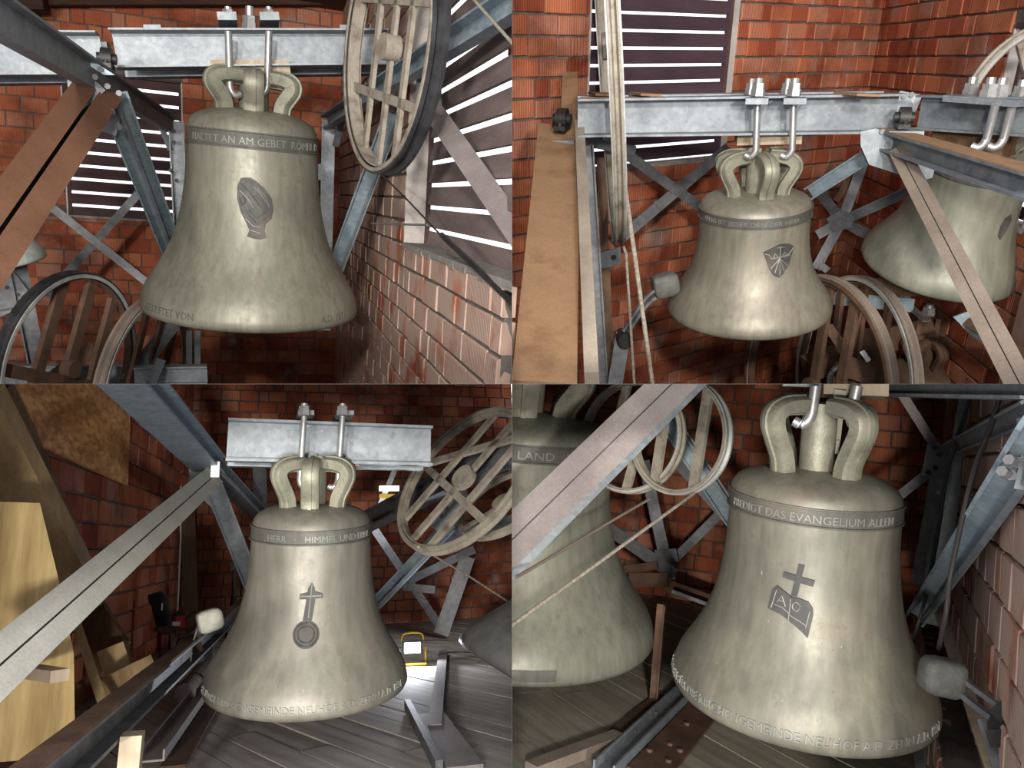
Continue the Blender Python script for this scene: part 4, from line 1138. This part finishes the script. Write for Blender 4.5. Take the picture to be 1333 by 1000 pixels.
hC = thing(rm, 'headstock', rm.P(420, 604, 3.7), 'galvanised channel headstock over the bell with cross and orb', 'headstock')
channel_pair(rm, hC, (296, 574, 3.62), (560, 582, 3.62), .19, .06, .16)
beam(rm, hC, 'packing_block', (376, 600, 3.72), (464, 603, 3.72), rect(.22, .05), 'wood_pale', Z)
for x in (396, 446):
    beam(rm, hC, 'clamp_plate', (x - 10, 544, 3.68), (x + 10, 544, 3.68), rect(.3, .02), 'galv', Z)
    jbolt(rm, hC, (x, 542, 3.5), (x - 6, 634, 3.5), .0135, (-1 if x > 420 else 1, .3), 'chrome')
    nutstack(rm, hC, rm.P(x, 541, 3.52), .016, .022, .02)

bC = Bell(rm, 'bronze_bell', (400, 891, 3.7), 129, .5, 10, 'bronzeC', 'grey-gold bronze bell with cross and orb relief and rim lettering', tf=1.02, crown_h=.40, azs=(-5, 60, 115, 175, 245, 300))
bC.text('HERR   ·   HIMMEL UND ERDE', 1.52, .086, .12, parent=bC.bandobj)
bC.text('EV. LUTH. KIRCHENGEMEINDE NEUHOF A.D. ZENN A.D. 1971', .085, .088, -.10, o=.002)
cr = bC.relief([(-.06, .80), (.02, .80), (.045, .98), (.04, 1.10), (.015, 1.15), (-.02, 1.10), (-.035, .98)], .007, name='cross_relief')
bC.relief([(-.09, 1.005), (.115, 1.01), (.11, 1.05), (.04, 1.075), (-.03, 1.065), (-.09, 1.05)], .0075, parent=cr, name='cross_arm')
orb = bC.relief([(-.025 + .118 * math.cos(i * math.pi / 9), .70 + .118 * math.sin(i * math.pi / 9)) for i in range(18)], .007, name='orb_relief')
for rr in (.10, .07): bC.ridge([(-.025 + rr * math.cos(i * math.pi / 8), .70 + rr * math.sin(i * math.pi / 8)) for i in range(16)], .0035, .008, 'emblemmat', orb, True)
bC.ridge([(.015, 1.14), (-.01, .84)], .003, .008, 'lettermat', cr); bC.ridge([(-.08, 1.03), (.10, 1.03)], .005, .008, 'lettermat', cr)
bC2 = Bell(rm, 'steel_bell', (722, 912, 4.3), 148, 33, 4, 'bronzeX', 'dark grey bell swung sideways beside the bright work lamp', crown_h=.3)
# big wheel
pw = rm.P(604, 622, 4.2)
wheel(rm, 'rope_wheel', pw, *basis(pw, 42, .55, True), .46, 'rusty spoked wheel above the dark grey swung bell', [(0, .0, -1, 1), (0, .17, -1, 1), (0, -.2, -1, 1), (math.pi / 2, .1, -1, 1), (.9, -.2, -1, 1)], rim=(.03, .05), mats=('rust', 'rust', 'rust'), sw=.045)
pw = rm.P(655, 655, 4.6)
wheel(rm, 'rope_wheel', pw, *basis(pw, 60, .5, True), .30, 'smaller rusty wheel behind the rusty spoked one', [(0, 0, -1, 1)], rim=(.02, .04), mats=('rust', 'rust', 'rust'), sw=.03)
obj(rm, 'stay_wire', MB().tube([rm.P(545, 712, 4.1), rm.P(610, 750, 4.6), rm.P(672, 790, 5)], .006), 'rope', None, 'thin pale wire running below the rusty spoked wheel', 'wire')

# work lamps
lp = thing(rm, 'work_lamp', F_(537, 866), 'bright led work lamp on a yellow stand on the boards', 'lamp')
c = F_(537, 866) + Z * .12; vd = -c.normalized(); vd.z = .1; vd.normalize(); sd = vd.cross(Z).normalized(); upv = sd.cross(vd)
obj(rm, 'lamp_housing', MB().box(c, sd * .07, vd * .022, upv * .045), 'iron', lp)
obj(rm, 'led_panel', MB().box(c + vd * .024, sd * .058, vd * .004, upv * .036), 'led', lp)
obj(rm, 'stand', MB().tube([c + sd * .09 - Z * .115 + vd * .06, c + sd * .095 - Z * .10, c + sd * .095, ], .008), 'yellow', lp)
obj(rm, 'stand', MB().tube([c - sd * .09 - Z * .115 + vd * .06, c - sd * .095 - Z * .10, c - sd * .095, ], .008), 'yellow', lp)
obj(rm, 'stand_bar', MB().tube([c - sd * .10 - Z * .112 + vd * .06, c + sd * .10 - Z * .112 + vd * .06], .009), 'yellow', lp)
obj(rm, 'handle', MB().tube(smooth([c - sd * .08 + Z * .05, c - sd * .06 + Z * .10, c + sd * .06 + Z * .10, c + sd * .08 + Z * .05], 4), .007), 'yellow', lp)
lt = lamp(rm, 'work_lamp_beam', c + vd * .05, c + vd * 2, 9, .1, (.86, .9, 1))
pl_ = bpy.data.lights.new('tube_lamp_light', 'POINT'); pl_.energy = 14; pl_.shadow_soft_size = .08; pl_.color = (.93, .96, 1)
plo = bpy.data.objects.new('tube_lamp_light', pl_); COL.objects.link(plo); plo.location = rm.T @ rm.P(500, 668, 6.7)
tl = thing(rm, 'tube_lamp', rm.P(506, 636, 7.4), 'small lit tube lamp with yellow mounts hanging on the bell frame', 'lamp')
beam(rm, tl, 'tube', (494, 636, 7.4), (519, 636, 7.4), rect(.05, .05), 'tube')
beam(rm, tl, 'mount', (493, 646, 7.42), (518, 646, 7.42), rect(.04, .05), 'yellow')
beam(rm, tl, 'mount', (489, 663, 7.42), (493, 658, 7.42), rect(.05, .03), 'yellow')
beam(rm, tl, 'bracket', (514, 612, 7.45), (492, 664, 7.45), rect(.05, .02), 'chrome')
beam(rm, tl, 'bracket', (510, 612, 7.45), (530, 585, 7.45), rect(.05, .02), 'chrome')

# strand board and leaning timber on the left
nb = -wC.uy
pts = [rm.hit(x, y, wC.o0 + nb * .035, nb) for x, y in ((-30, 470), (168, 470), (163, 633), (52, 582), (20, 512), (-30, 500))]
obj(rm, 'strand_board', MB().plate(pts, nb, .018), 'osb', None, 'orange strand board with a slanted lower edge on the brick wall', 'board')
def plank_(name, a, b, w, t, mat, label, roll=0.0, cat='board', up=None):
    p, q = rm.P(*a), rm.P(*b); y = face(p, q)
    if roll: y = Matrix.Rotation(math.radians(roll), 3, (q - p).normalized()) @ y
    return obj(rm, name, MB().prism(rect(w, t), p, q, up or y), mat, None, label, cat)


plank_('timber', (-42, 505, 3.3), (98, 770, 3.9), .20, .10, 'wood_timber', 'thick tan timber leaning against the brick wall under the strand board', 28)
plank_('timber', (-5, 505, 3.45), (122, 780, 4.35), .09, .10, 'wood_brown', 'narrow darker timber leaning behind the thick tan one', 28)
p0 = [rm.P(x, y, d) for x, y, d in ((-110, 650, 3.05), (52, 655, 3.05), (74, 745, 3.08), (96, 850, 3.1), (98, 985, 3.1), (-110, 1000, 3.0))]
obj(rm, 'wide_board', MB().plate(p0, p0[0], .028), 'wood_yellow', None, 'wide yellow board standing behind the cream diagonal', 'board')
obj(rm, 'wood_stub', MB().prism(rect(.055, .035), rm.P(28, 872, 2.95), rm.P(78, 880, 2.75), Z), 'wood_pale', None, 'short pale wood stub sticking out of the wide yellow board', 'wood block')
plank_('lath', (96, 800, 4.0), (140, 935, 3.55), .035, .03, 'wood_timber', 'thin lath leaning between the yellow board and floor boards')
plank_('board', (100, 775, 4.7), (150, 858, 4.2), .19, .03, 'wood_brown', 'broad brown board leaning in the corner with a pale sawn end', 30)
obj(rm, 'sawn_block', MB().prism(rect(.13, .08), rm.P(134, 866, 4.1), rm.P(168, 852, 4.1), face(rm.P(134, 866, 4), rm.P(168, 852, 4))), 'wood_timber', None, 'sawn tan wood block below the broad brown board', 'wood block')
obj(rm, 'sawn_block', MB().prism(rect(.13, .2), rm.P(152, 896, 3.85), rm.P(184, 880, 3.95), face(rm.P(152, 896, 3.9), rm.P(184, 882, 3.9))), 'wood_timber', None, 'sawn tan wood block beside the rusty floor rail', 'wood block')
a = F_(178, 1062); obj(rm, 'wood_post', MB().prism(rect(.075, .06), V((a.x, 2.75, ZF)), rm.P(173, 955, 2.75), X), 'wood_pale', None, 'short pale wood post standing by the floor rail', 'wood block')
plank_('board', (244, 655, 8.6), (249, 822, 8.6), .14, .025, 'wood_brown', 'brown board standing upright in the brick corner')
obj(rm, 'pipe', MB().tube([rm.P(235, 560, 8.5), rm.P(235, 700, 8.45), rm.P(231, 795, 8.4)], .009), 'white', None, 'thin white pipe in the brick corner', 'pipe')
# pot, bag on stick, wrapped roll
pt_ = thing(rm, 'red_pot', F_(231, 812), 'red enamel pot with a white label on the floor', 'pot')
c = F_(231, 812)
def lathe(c, prof, n=28):
    vs = [c + X * (r * math.cos(2 * math.pi * i / n)) + Y * (r * math.sin(2 * math.pi * i / n)) + Z * z for i in range(n) for r, z in prof]
    k = len(prof); return MB().add(vs, [(i * k + j, ((i + 1) % n) * k + j, ((i + 1) % n) * k + j + 1, i * k + j + 1) for i in range(n) for j in range(k - 1)])


c = V((rm.P(231, 800, 7.6).x, 7.6, ZF)); PZ = .10
ORG[pt_.name] = c; pt_.matrix_world = rm.T @ Matrix.Translation(c)
obj(rm, 'pot_body', lathe(c + Z * (.08 + PZ), [(0.001, 0), (.062, 0), (.068, .02), (.068, .12), (.072, .125), (.066, .13), (.06, .05), (.001, .02)]), 'red', pt_)
obj(rm, 'pot_stand', lathe(c, [(.001, 0), (.06, 0), (.06, .08 + PZ), (.001, .08 + PZ)]), 'iron', pt_)
obj(rm, 'lid', lathe(c + Z * (.21 + PZ), [(.001, .03), (.03, .025), (.066, .004), (.068, 0), (.001, 0)]), 'iron', pt_)
obj(rm, 'handle', MB().tube([c + X * .065 + Z * (.17 + PZ), c + X * .12 + Z * (.22 + PZ), c + X * .15 + Z * (.24 + PZ)], .01), 'iron', pt_)
obj(rm, 'label_print', MB().box(c + Z * (.145 + PZ) - Y * .069, X * .032, Y * .001, Z * .018), 'white', pt_)
base = F_(207, 872)
bg = thing(rm, 'bagged_stick', base, 'black hooded bag on a thin stick by the wall', 'bag')
top = rm.P(210, 815, base.y)
obj(rm, 'stick', MB().tube([base, top], .006), 'black', bg)
pts = smooth([rm.P(213, 826, base.y), rm.P(213, 812, base.y), rm.P(210, 795, base.y - .02), rm.P(206, 780, base.y - .04), rm.P(201, 772, base.y - .05)], 3)
vs = []; fs = []; k = len(pts); n = 12
for i, p in enumerate(pts):
    t_ = i / (k - 1); r_ = .03 + .032 * math.sin(math.pi * min(1, t_ * 1.05)) ** .6 + (.012 if t_ > .6 else 0)
    vs += [p + X * (r_ * math.cos(2 * math.pi * j / n)) + Y * (r_ * .7 * math.sin(2 * math.pi * j / n)) + Z * (.012 * math.cos(2 * math.pi * j / n) if t_ > .7 else 0) for j in range(n)]
for i in range(k - 1):
    for j in range(n): fs.append((i * n + j, i * n + (j + 1) % n, (i + 1) * n + (j + 1) % n, (i + 1) * n + j))
fs += [tuple(range(n))[::-1], tuple(range((k - 1) * n, k * n))]
obj(rm, 'bag', MB().add(vs, fs), 'black', bg)
pp = rm.P(211, 790, base.y - .09); obj(rm, 'bag_print', MB().box(pp, X * .005, Y * .001, Z * .026), 'white', bg)
a, b = F_(240, 918, .06), F_(264, 884, .06)
rl = thing(rm, 'wrapped_roll', F_(240, 918), 'grey wrapped roll tied with string lying behind the floor channel', 'roll')
obj(rm, 'roll', MB().tube([a, a.lerp(b, .15), a.lerp(b, .5), b], .058, 20), 'galv_mauve', rl)
for k_ in (.2, .55, .8): obj(rm, 'string', MB().tube([a.lerp(b, k_), a.lerp(b, k_ + .04)], .061, 20), 'rope', rl)
# strike hammer with its bracket on the rail
c = rm.P(273, 808, 4.35)
hammer(rm, 'strike_hammer', c, V((.9, .2, .25)), .078, [c - X * .04, rm.P(258, 828, 4.5), rm.P(238, 838, 4.7)], 'pale cast strike hammer beside the orb bell', 'hammerp', .022)
br = thing(rm, 'hammer_bracket', rm.P(228, 850, 4.75), 'rusty steel bracket carrying the pale strike hammer', 'bracket')
beam(rm, br, 'plate', (212, 818, 4.9), (244, 826, 4.75), rect(.12, .02), 'rustbrown', Z)
beam(rm, br, 'web', (232, 824, 4.75), (234, 856, 4.7), rect(.08, .03), 'rustbrown')
beam(rm, br, 'foot', (234, 850, 4.7), (262, 842, 4.75), rect(.05, .03), 'rustbrown')
obj(rm, 'string', MB().tube([rm.P(262, 805, 4.5), rm.P(249, 842, 4.4), rm.P(248, 862, 4.35)], .005), 'rope', br)
st = thing(rm, 'tripod', rm.P(302, 795, 7.6), 'small black tripod against the brick wall beside the brace', 'tripod')
for dx in (-.06, 0, .06): obj(rm, 'leg', MB().tube([rm.P(304, 765, 7.6), V((rm.P(304, 765, 7.6).x + dx, 7.6 + abs(dx), ZF))], .009), 'iron', st)
obj(rm, 'column', MB().tube([rm.P(304, 770, 7.6), rm.P(305, 738, 7.6)], .016), 'iron', st)
obj(rm, 'head', MB().box(rm.P(305, 738, 7.6), X * .03, Y * .03, Z * .03), 'iron', st)

# ================================================================== chamber D: bell with cross and open book
rm = RD
DB = 7.5; ZF = -1.44; ZF_ = ZF
pL, pC, pN = rm.P(655, 590, DB), rm.P(1228, 590, DB), rm.P(1352, 590, 2.5)
pN = pN + (pN - pC).normalized() * .75
wD = wall(rm, 'wall_back', pL, pC, ZF - .145, 1.9, .235, .145, [], .12, 'red brick wall behind the bell with cross and open book', seed=21)
wD2 = wall(rm, 'wall_right', pC, pN, ZF - .17, 1.6, .30, .17, [], .12, 'pale ribbed brick wall behind the grey strike hammer', seed=22, mat='brick_scraped')
lo = -wD2.uy * .14
wD3 = wall(rm, 'wall_ledge', pC + lo, pN + lo, ZF, -1.06, .26, .13, [], .14, 'low ribbed brick ledge along the floor below the strike hammer', seed=23, mat='brick_scraped')
floorboards(rm, ZF, -50, 1000, .23, (2.2, 7.45), (-3.2, 1.75), 'plankd', 'olive grey board floor under the bell with cross and book', seed=6, box=(630, 1400, 480, 1080), side=(V((pC.x, pC.y, 0)), V((pN.x, pN.y, 0))))
q1, q2 = rm.P(1352, 590, 2.5), rm.P(1400, 590, 2.0)

fD = thing(rm, 'bell_frame', rm.P(860, 912, 4.5), 'steel bell frame with a mauve diagonal around the book bell', 'bell frame')
beam(rm, fD, 'diagonal', (610, 758, 3.05), (896, 479, 3.8), [off(rect(.088, .06), -.047), off(rect(.088, .06), .047)], 'galv_mauve')
beam(rm, fD, 'diagonal_web', (612, 757, 3.1), (894, 481, 3.84), rect(.03, .04), 'galv_dark')
beam(rm, fD, 'diagonal_edge', (646, 770, 3.12), (920, 494, 3.85), rect(.035, .06), 'galv')
beam(rm, fD, 'brace', (868, 545, 5.0), (972, 702, 5.3), Cb(.125, .05, .012), 'galv_blue')
beam(rm, fD, 'brace_rib', (876, 545, 4.95), (980, 702, 5.2), rect(.02, .05), 'galv')
beam(rm, fD, 'post', (838, 600, 6.9), (872, 755, 6.9), Lb(.10, .06, .012), 'galv_dark')
beam(rm, fD, 'cross_brace', (940, 666, 6.9), (868, 738, 6.9), Lb(.075, .04, .012), 'galv_dark')
beam(rm, fD, 'cross_brace', (880, 600, 6.7), (960, 690, 6.7), rect(.09, .014), 'galv_dark')
beam(rm, fD, 'cross_brace', (780, 680, 6.2), (878, 748, 6.5), rect(.10, .03), 'galv_dark')
gusset(rm, fD, [(852, 716), (880, 714), (884, 730), (872, 745), (858, 742)], 6.8, 'galv_dark')
beam(rm, fD, 'rusty_arm', (808, 742, 6.2), (856, 736, 6.2), rect(.06, .05), 'rustbrown')
beam(rm, fD, 'rusty_arm', (820, 755, 6.0), (870, 755, 6.0), rect(.10, .08), 'rustbrown')
beam(rm, fD, 'sill_rail', (868, 762, 6.9), (945, 790, 6.9), rect(.10, .08), 'wood_brown')
beam(rm, fD, 'sill_rail', (875, 770, 6.7), (945, 796, 6.7), rect(.03, .05), 'galv_dark')
b_ = F_(851, 914); obj(rm, 'post', MB().prism(Lb(.05, .05, .008), b_, V((b_.x, b_.y, -.9)), -Y), 'rustbrown', fD)
obj(rm, 'sill_channel', MB().prism(Cb(.10, .05, .01), F_(906, 893, .01), F_(785, 1012, .01), Z), 'galv', fD)
pl1 = obj(rm, 'sill_plate', MB().prism(rect(.17, .014), F_(872, 912, .012), F_(790, 980, .012), Z), 'rustbrown', fD)
pl2 = obj(rm, 'sill_plate', MB().prism(rect(.18, .014), F_(928, 912, .012), F_(842, 1012, .012), Z), 'rustbrown', fD)
obj(rm, 'floor_bar', MB().prism(rect(.07, .05), F_(805, 968, .03), F_(690, 1012, .03), Z), 'greybrown', fD)
for x, y in ((853, 918), (853, 934), (825, 958), (797, 965), (894, 949), (872, 976), (845, 984), (885, 984), (870, 998)):
    obj(rm, 'bolt', MB().nut(F_(x, y, .018), Z, .014, .014), 'rustbrown', fD)
# right hand side
beam(rm, fD, 'top_rail', (1140, 507, 3.9), (1352, 507, 2.45), Ib(.09, .06, .01), 'galv', Z)
beam(rm, fD, 'diagonal', (1362, 552, 2.3), (1196, 800, 4.8), Cb(.105, .05, .014), 'galv_blue')
beam(rm, fD, 'diagonal_web', (1366, 590, 2.3), (1204, 806, 4.8), rect(.02, .06), 'galv')
beam(rm, fD, 'knee', (1240, 582, 4.5), (1356, 528, 2.5), Cb(.07, .04, .01), 'galv')
beam(rm, fD, 'post', (1262, 505, 5.0), (1211, 812, 5.3), Lb(.085, .06, .012), 'galv')
beam(rm, fD, 'cross_brace', (1171, 508, 5.3), (1218, 582, 5.3), rect(.055, .012), 'galv_mauve')
beam(rm, fD, 'cross_brace', (1208, 616, 5.3), (1150, 662, 5.4), rect(.055, .012), 'galv_dark')
beam(rm, fD, 'stay', (1222, 620, 5.3), (1196, 760, 5.4), rect(.09, .012), 'galv_dark')
gusset(rm, fD, [(1207, 577), (1238, 578), (1232, 622), (1199, 619)], 5.1, 'galv_dark', bolts=((1216, 583), (1222, 592), (1217, 609), (1208, 615)))
gusset(rm, fD, [(1322, 545), (1345, 540), (1345, 640), (1318, 636), (1328, 590)], 2.5, 'galv', bolts=((1321, 602), (1312, 618)))
for x, y in ((1320, 602), (1311, 617)):
    c = rm.P(x, y, 2.45); obj(rm, 'bolt', MB().nut(c, V((-.6, -.7, .2)), .016, .03), 'chrome', fD)

hD = thing(rm, 'headstock', rm.P(1110, 512, 3.5), 'pale timber packing and steel channels over the book bell', 'headstock')
beam(rm, hD, 'packing_block', (1070, 506, 3.45), (1152, 509, 3.45), rect(.22, .06), 'wood_pale', Z)
channel_pair(rm, hD, (1020, 493, 3.38), (1152, 497, 3.38), .04, .04, .14)
jbolt(rm, hD, (1116, 503, 3.18), (1106, 557, 3.18), .021, (1, .1), 'chrome')
jbolt(rm, hD, (1062, 503, 3.18), (1056, 552, 3.18), .021, (-1, .1), 'chrome')

bD = Bell(rm, 'bronze_bell', (1040, 902, 3.4), 162, 0.3, 7.5, 'bronzeD', 'silvery bronze bell with cross and open book relief', tf=1.13, crown_h=.50, azs=(-52, 46, 128, 232), loop_w=.2)
bD.text('PREDIGT DAS EVANGELIUM ALLEN', 1.52, .086, -.03, parent=bD.bandobj)
bD.text('GEGOSSEN FÜR DIE KIRCHENGEMEINDE NEUHOF A.D. ZENN A.D. 1971', .085, .088, -.16, o=.002)
bk = bD.relief([(-.25, .86), (-.16, .84), (-.10, .81), (-.02, .76), (.03, .72), (.055, .88), (.05, .92), (.02, .96), (-.05, .975), (-.09, .97), (-.14, 1.0), (-.20, 1.03), (-.225, 1.0)], .009, name='book_relief')
xx = bD.relief([(-.10, .98), (-.06, .98), (-.025, 1.21), (-.065, 1.215)], .008, name='cross_relief')
bD.relief([(-.165, 1.10), (.04, 1.07), (.05, 1.115), (-.16, 1.14)], .0085, parent=xx, name='cross_arm')
for pts in ([(-.10, .96), (-.105, .81)], [(-.20, 1.0), (-.23, .87)], [(-.21, .90), (-.15, .89), (-.105, .86)], [(-.10, .85), (-.03, .82), (.01, .80)], [(-.19, .92), (-.16, .97), (-.13, .90)], [(-.18, .935), (-.14, .93)], [(.03, .90), (.01, .78)]): bD.ridge(pts, .002, .010, 'lettermat', bk)
bD.ridge([(-.06 + .026 * math.cos(i * math.pi / 6), .915 + .03 * math.sin(i * math.pi / 6)) for i in range(12)], .003, .010, 'lettermat', bk, True)
cl = thing(rm, 'clevis_bar', rm.P(1085, 590, 3.3), 'patinated drop bar standing between the crown loops of the book bell', 'bar')
beam(rm, cl, 'bar', (1094, 508, 3.3), (1084, 590, 3.3), [(-.022, -.01), (.022, -.01), (.022, .01), (-.022, .01)], 'crown')
beam(rm, cl, 'foot', (1084, 572, 3.29), (1082, 590, 3.29), rect(.05, .03), 'crown')
bD2 = Bell(rm, 'bronze_bell', (656, 812, 4.4), 192, 0, 6, 'bronzeG', 'large grey-green bronze bell behind the mauve diagonal', zs=.80, tf=1.08, crown_h=.3)
bD2.text('LAND   LAND   LAND', 1.52, .086, .1, parent=bD2.bandobj)
bD2.relief([(.0, .06), (.32, .06), (.32, .135), (.0, .135)], .004, 'bandmat', name='founder_plate')
# wheels and ropes
pw = rm.P(822, 568, 4.3)
wheel(rm, 'rope_wheel', pw, *basis(pw, 10, .85, True), .31, 'rusty ring wheel whose lower rim hangs beside the mauve diagonal', [(0, .05, -1, 1), (0, -.12, -1, 1)], rim=(.02, .06), mats=('rust', 'whiterim', 'rust'), sw=.05, hub=False)
pw = rm.P(884, 568, 4.1)
wheel(rm, 'rope_wheel', pw, *basis(pw, 4, .80, True), .295, 'rusty ring wheel with grey spokes in front of the galvanised brace', [(0, .13, -1, 1), (0, -.12, -1, 1)], rim=(.02, .06), mats=('whiterim', 'rust', 'rust'), sw=.055, hub=False)
obj(rm, 'pull_rope', MB().tube([rm.P(845, 650, 4.2), rm.P(780, 688, 3.7), rm.P(672, 752, 3.0)], .007), 'greybrown', None, 'thin grey-brown rope from the ring wheel by the mauve diagonal', 'rope')
obj(rm, 'pull_rope', MB().tube([rm.P(903, 643, 4.0), rm.P(790, 725, 3.3), rm.P(655, 822, 2.7)], .008), 'rope', None, 'pale rope stretched across the large grey-green bell', 'rope')
obj(rm, 'pull_cable', MB().tube(smooth([rm.P(1264, 515, 4.2), rm.P(1250, 560, 4.2), rm.P(1232, 620, 4.2), rm.P(1222, 690, 4.2), rm.P(1206, 775, 4.3), rm.P(1182, 852, 4.3)], 4), .008), 'cable', None, 'dark cable hanging from the top rail past the steel plate', 'cable')
obj(rm, 'pull_cable', MB().tube(smooth([rm.P(1302, 515, 2.95), rm.P(1288, 560, 2.95), rm.P(1272, 600, 2.95), rm.P(1256, 660, 3.0), rm.P(1238, 745, 3.1), rm.P(1232, 795, 3.1), rm.P(1222, 845, 3.2)], 4), .009), 'cable', None, 'dark cable running down to the grey strike hammer', 'cable')
# hammer
c = rm.P(1226, 881, 3.05)
hammer(rm, 'strike_hammer', c, V((-.9, -.25, .1)), .088, [c + X * .05 - Z * .03, rm.P(1262, 912, 3.0), rm.P(1296, 938, 2.9), rm.P(1318, 955, 2.85)], 'grey cast strike hammer beside the book bell', 'hammer', .03)
br = thing(rm, 'hammer_bracket', rm.P(1300, 985, 2.85), 'dark steel bracket on the ledge carrying the grey hammer', 'bracket')
beam(rm, br, 'plate', (1296, 940, 2.95), (1322, 1012, 2.8), rect(.10, .05), 'galv_dark')
beam(rm, br, 'lug', (1298, 922, 2.9), (1322, 948, 2.85), rect(.05, .05), 'iron')
beam(rm, br, 'lug', (1292, 962, 2.85), (1324, 960, 2.8), rect(.05, .05), 'iron')
p, q = rm.P(1221, 792, 4.7), rm.P(1304, 1030, 2.75)
obj(rm, 'pale_lath', MB().prism(rect(.05, .03), p, q, face(p, q)), 'wood_pale', None, 'long pale lath leaning along the brick ledge', 'board')
beam(rm, None, 'dark_lath', (1190, 905, 3.9), (1198, 1015, 3.1), rect(.03, .02), 'galv', label='narrow steel strip on the floor right of the book bell', cat='strip')
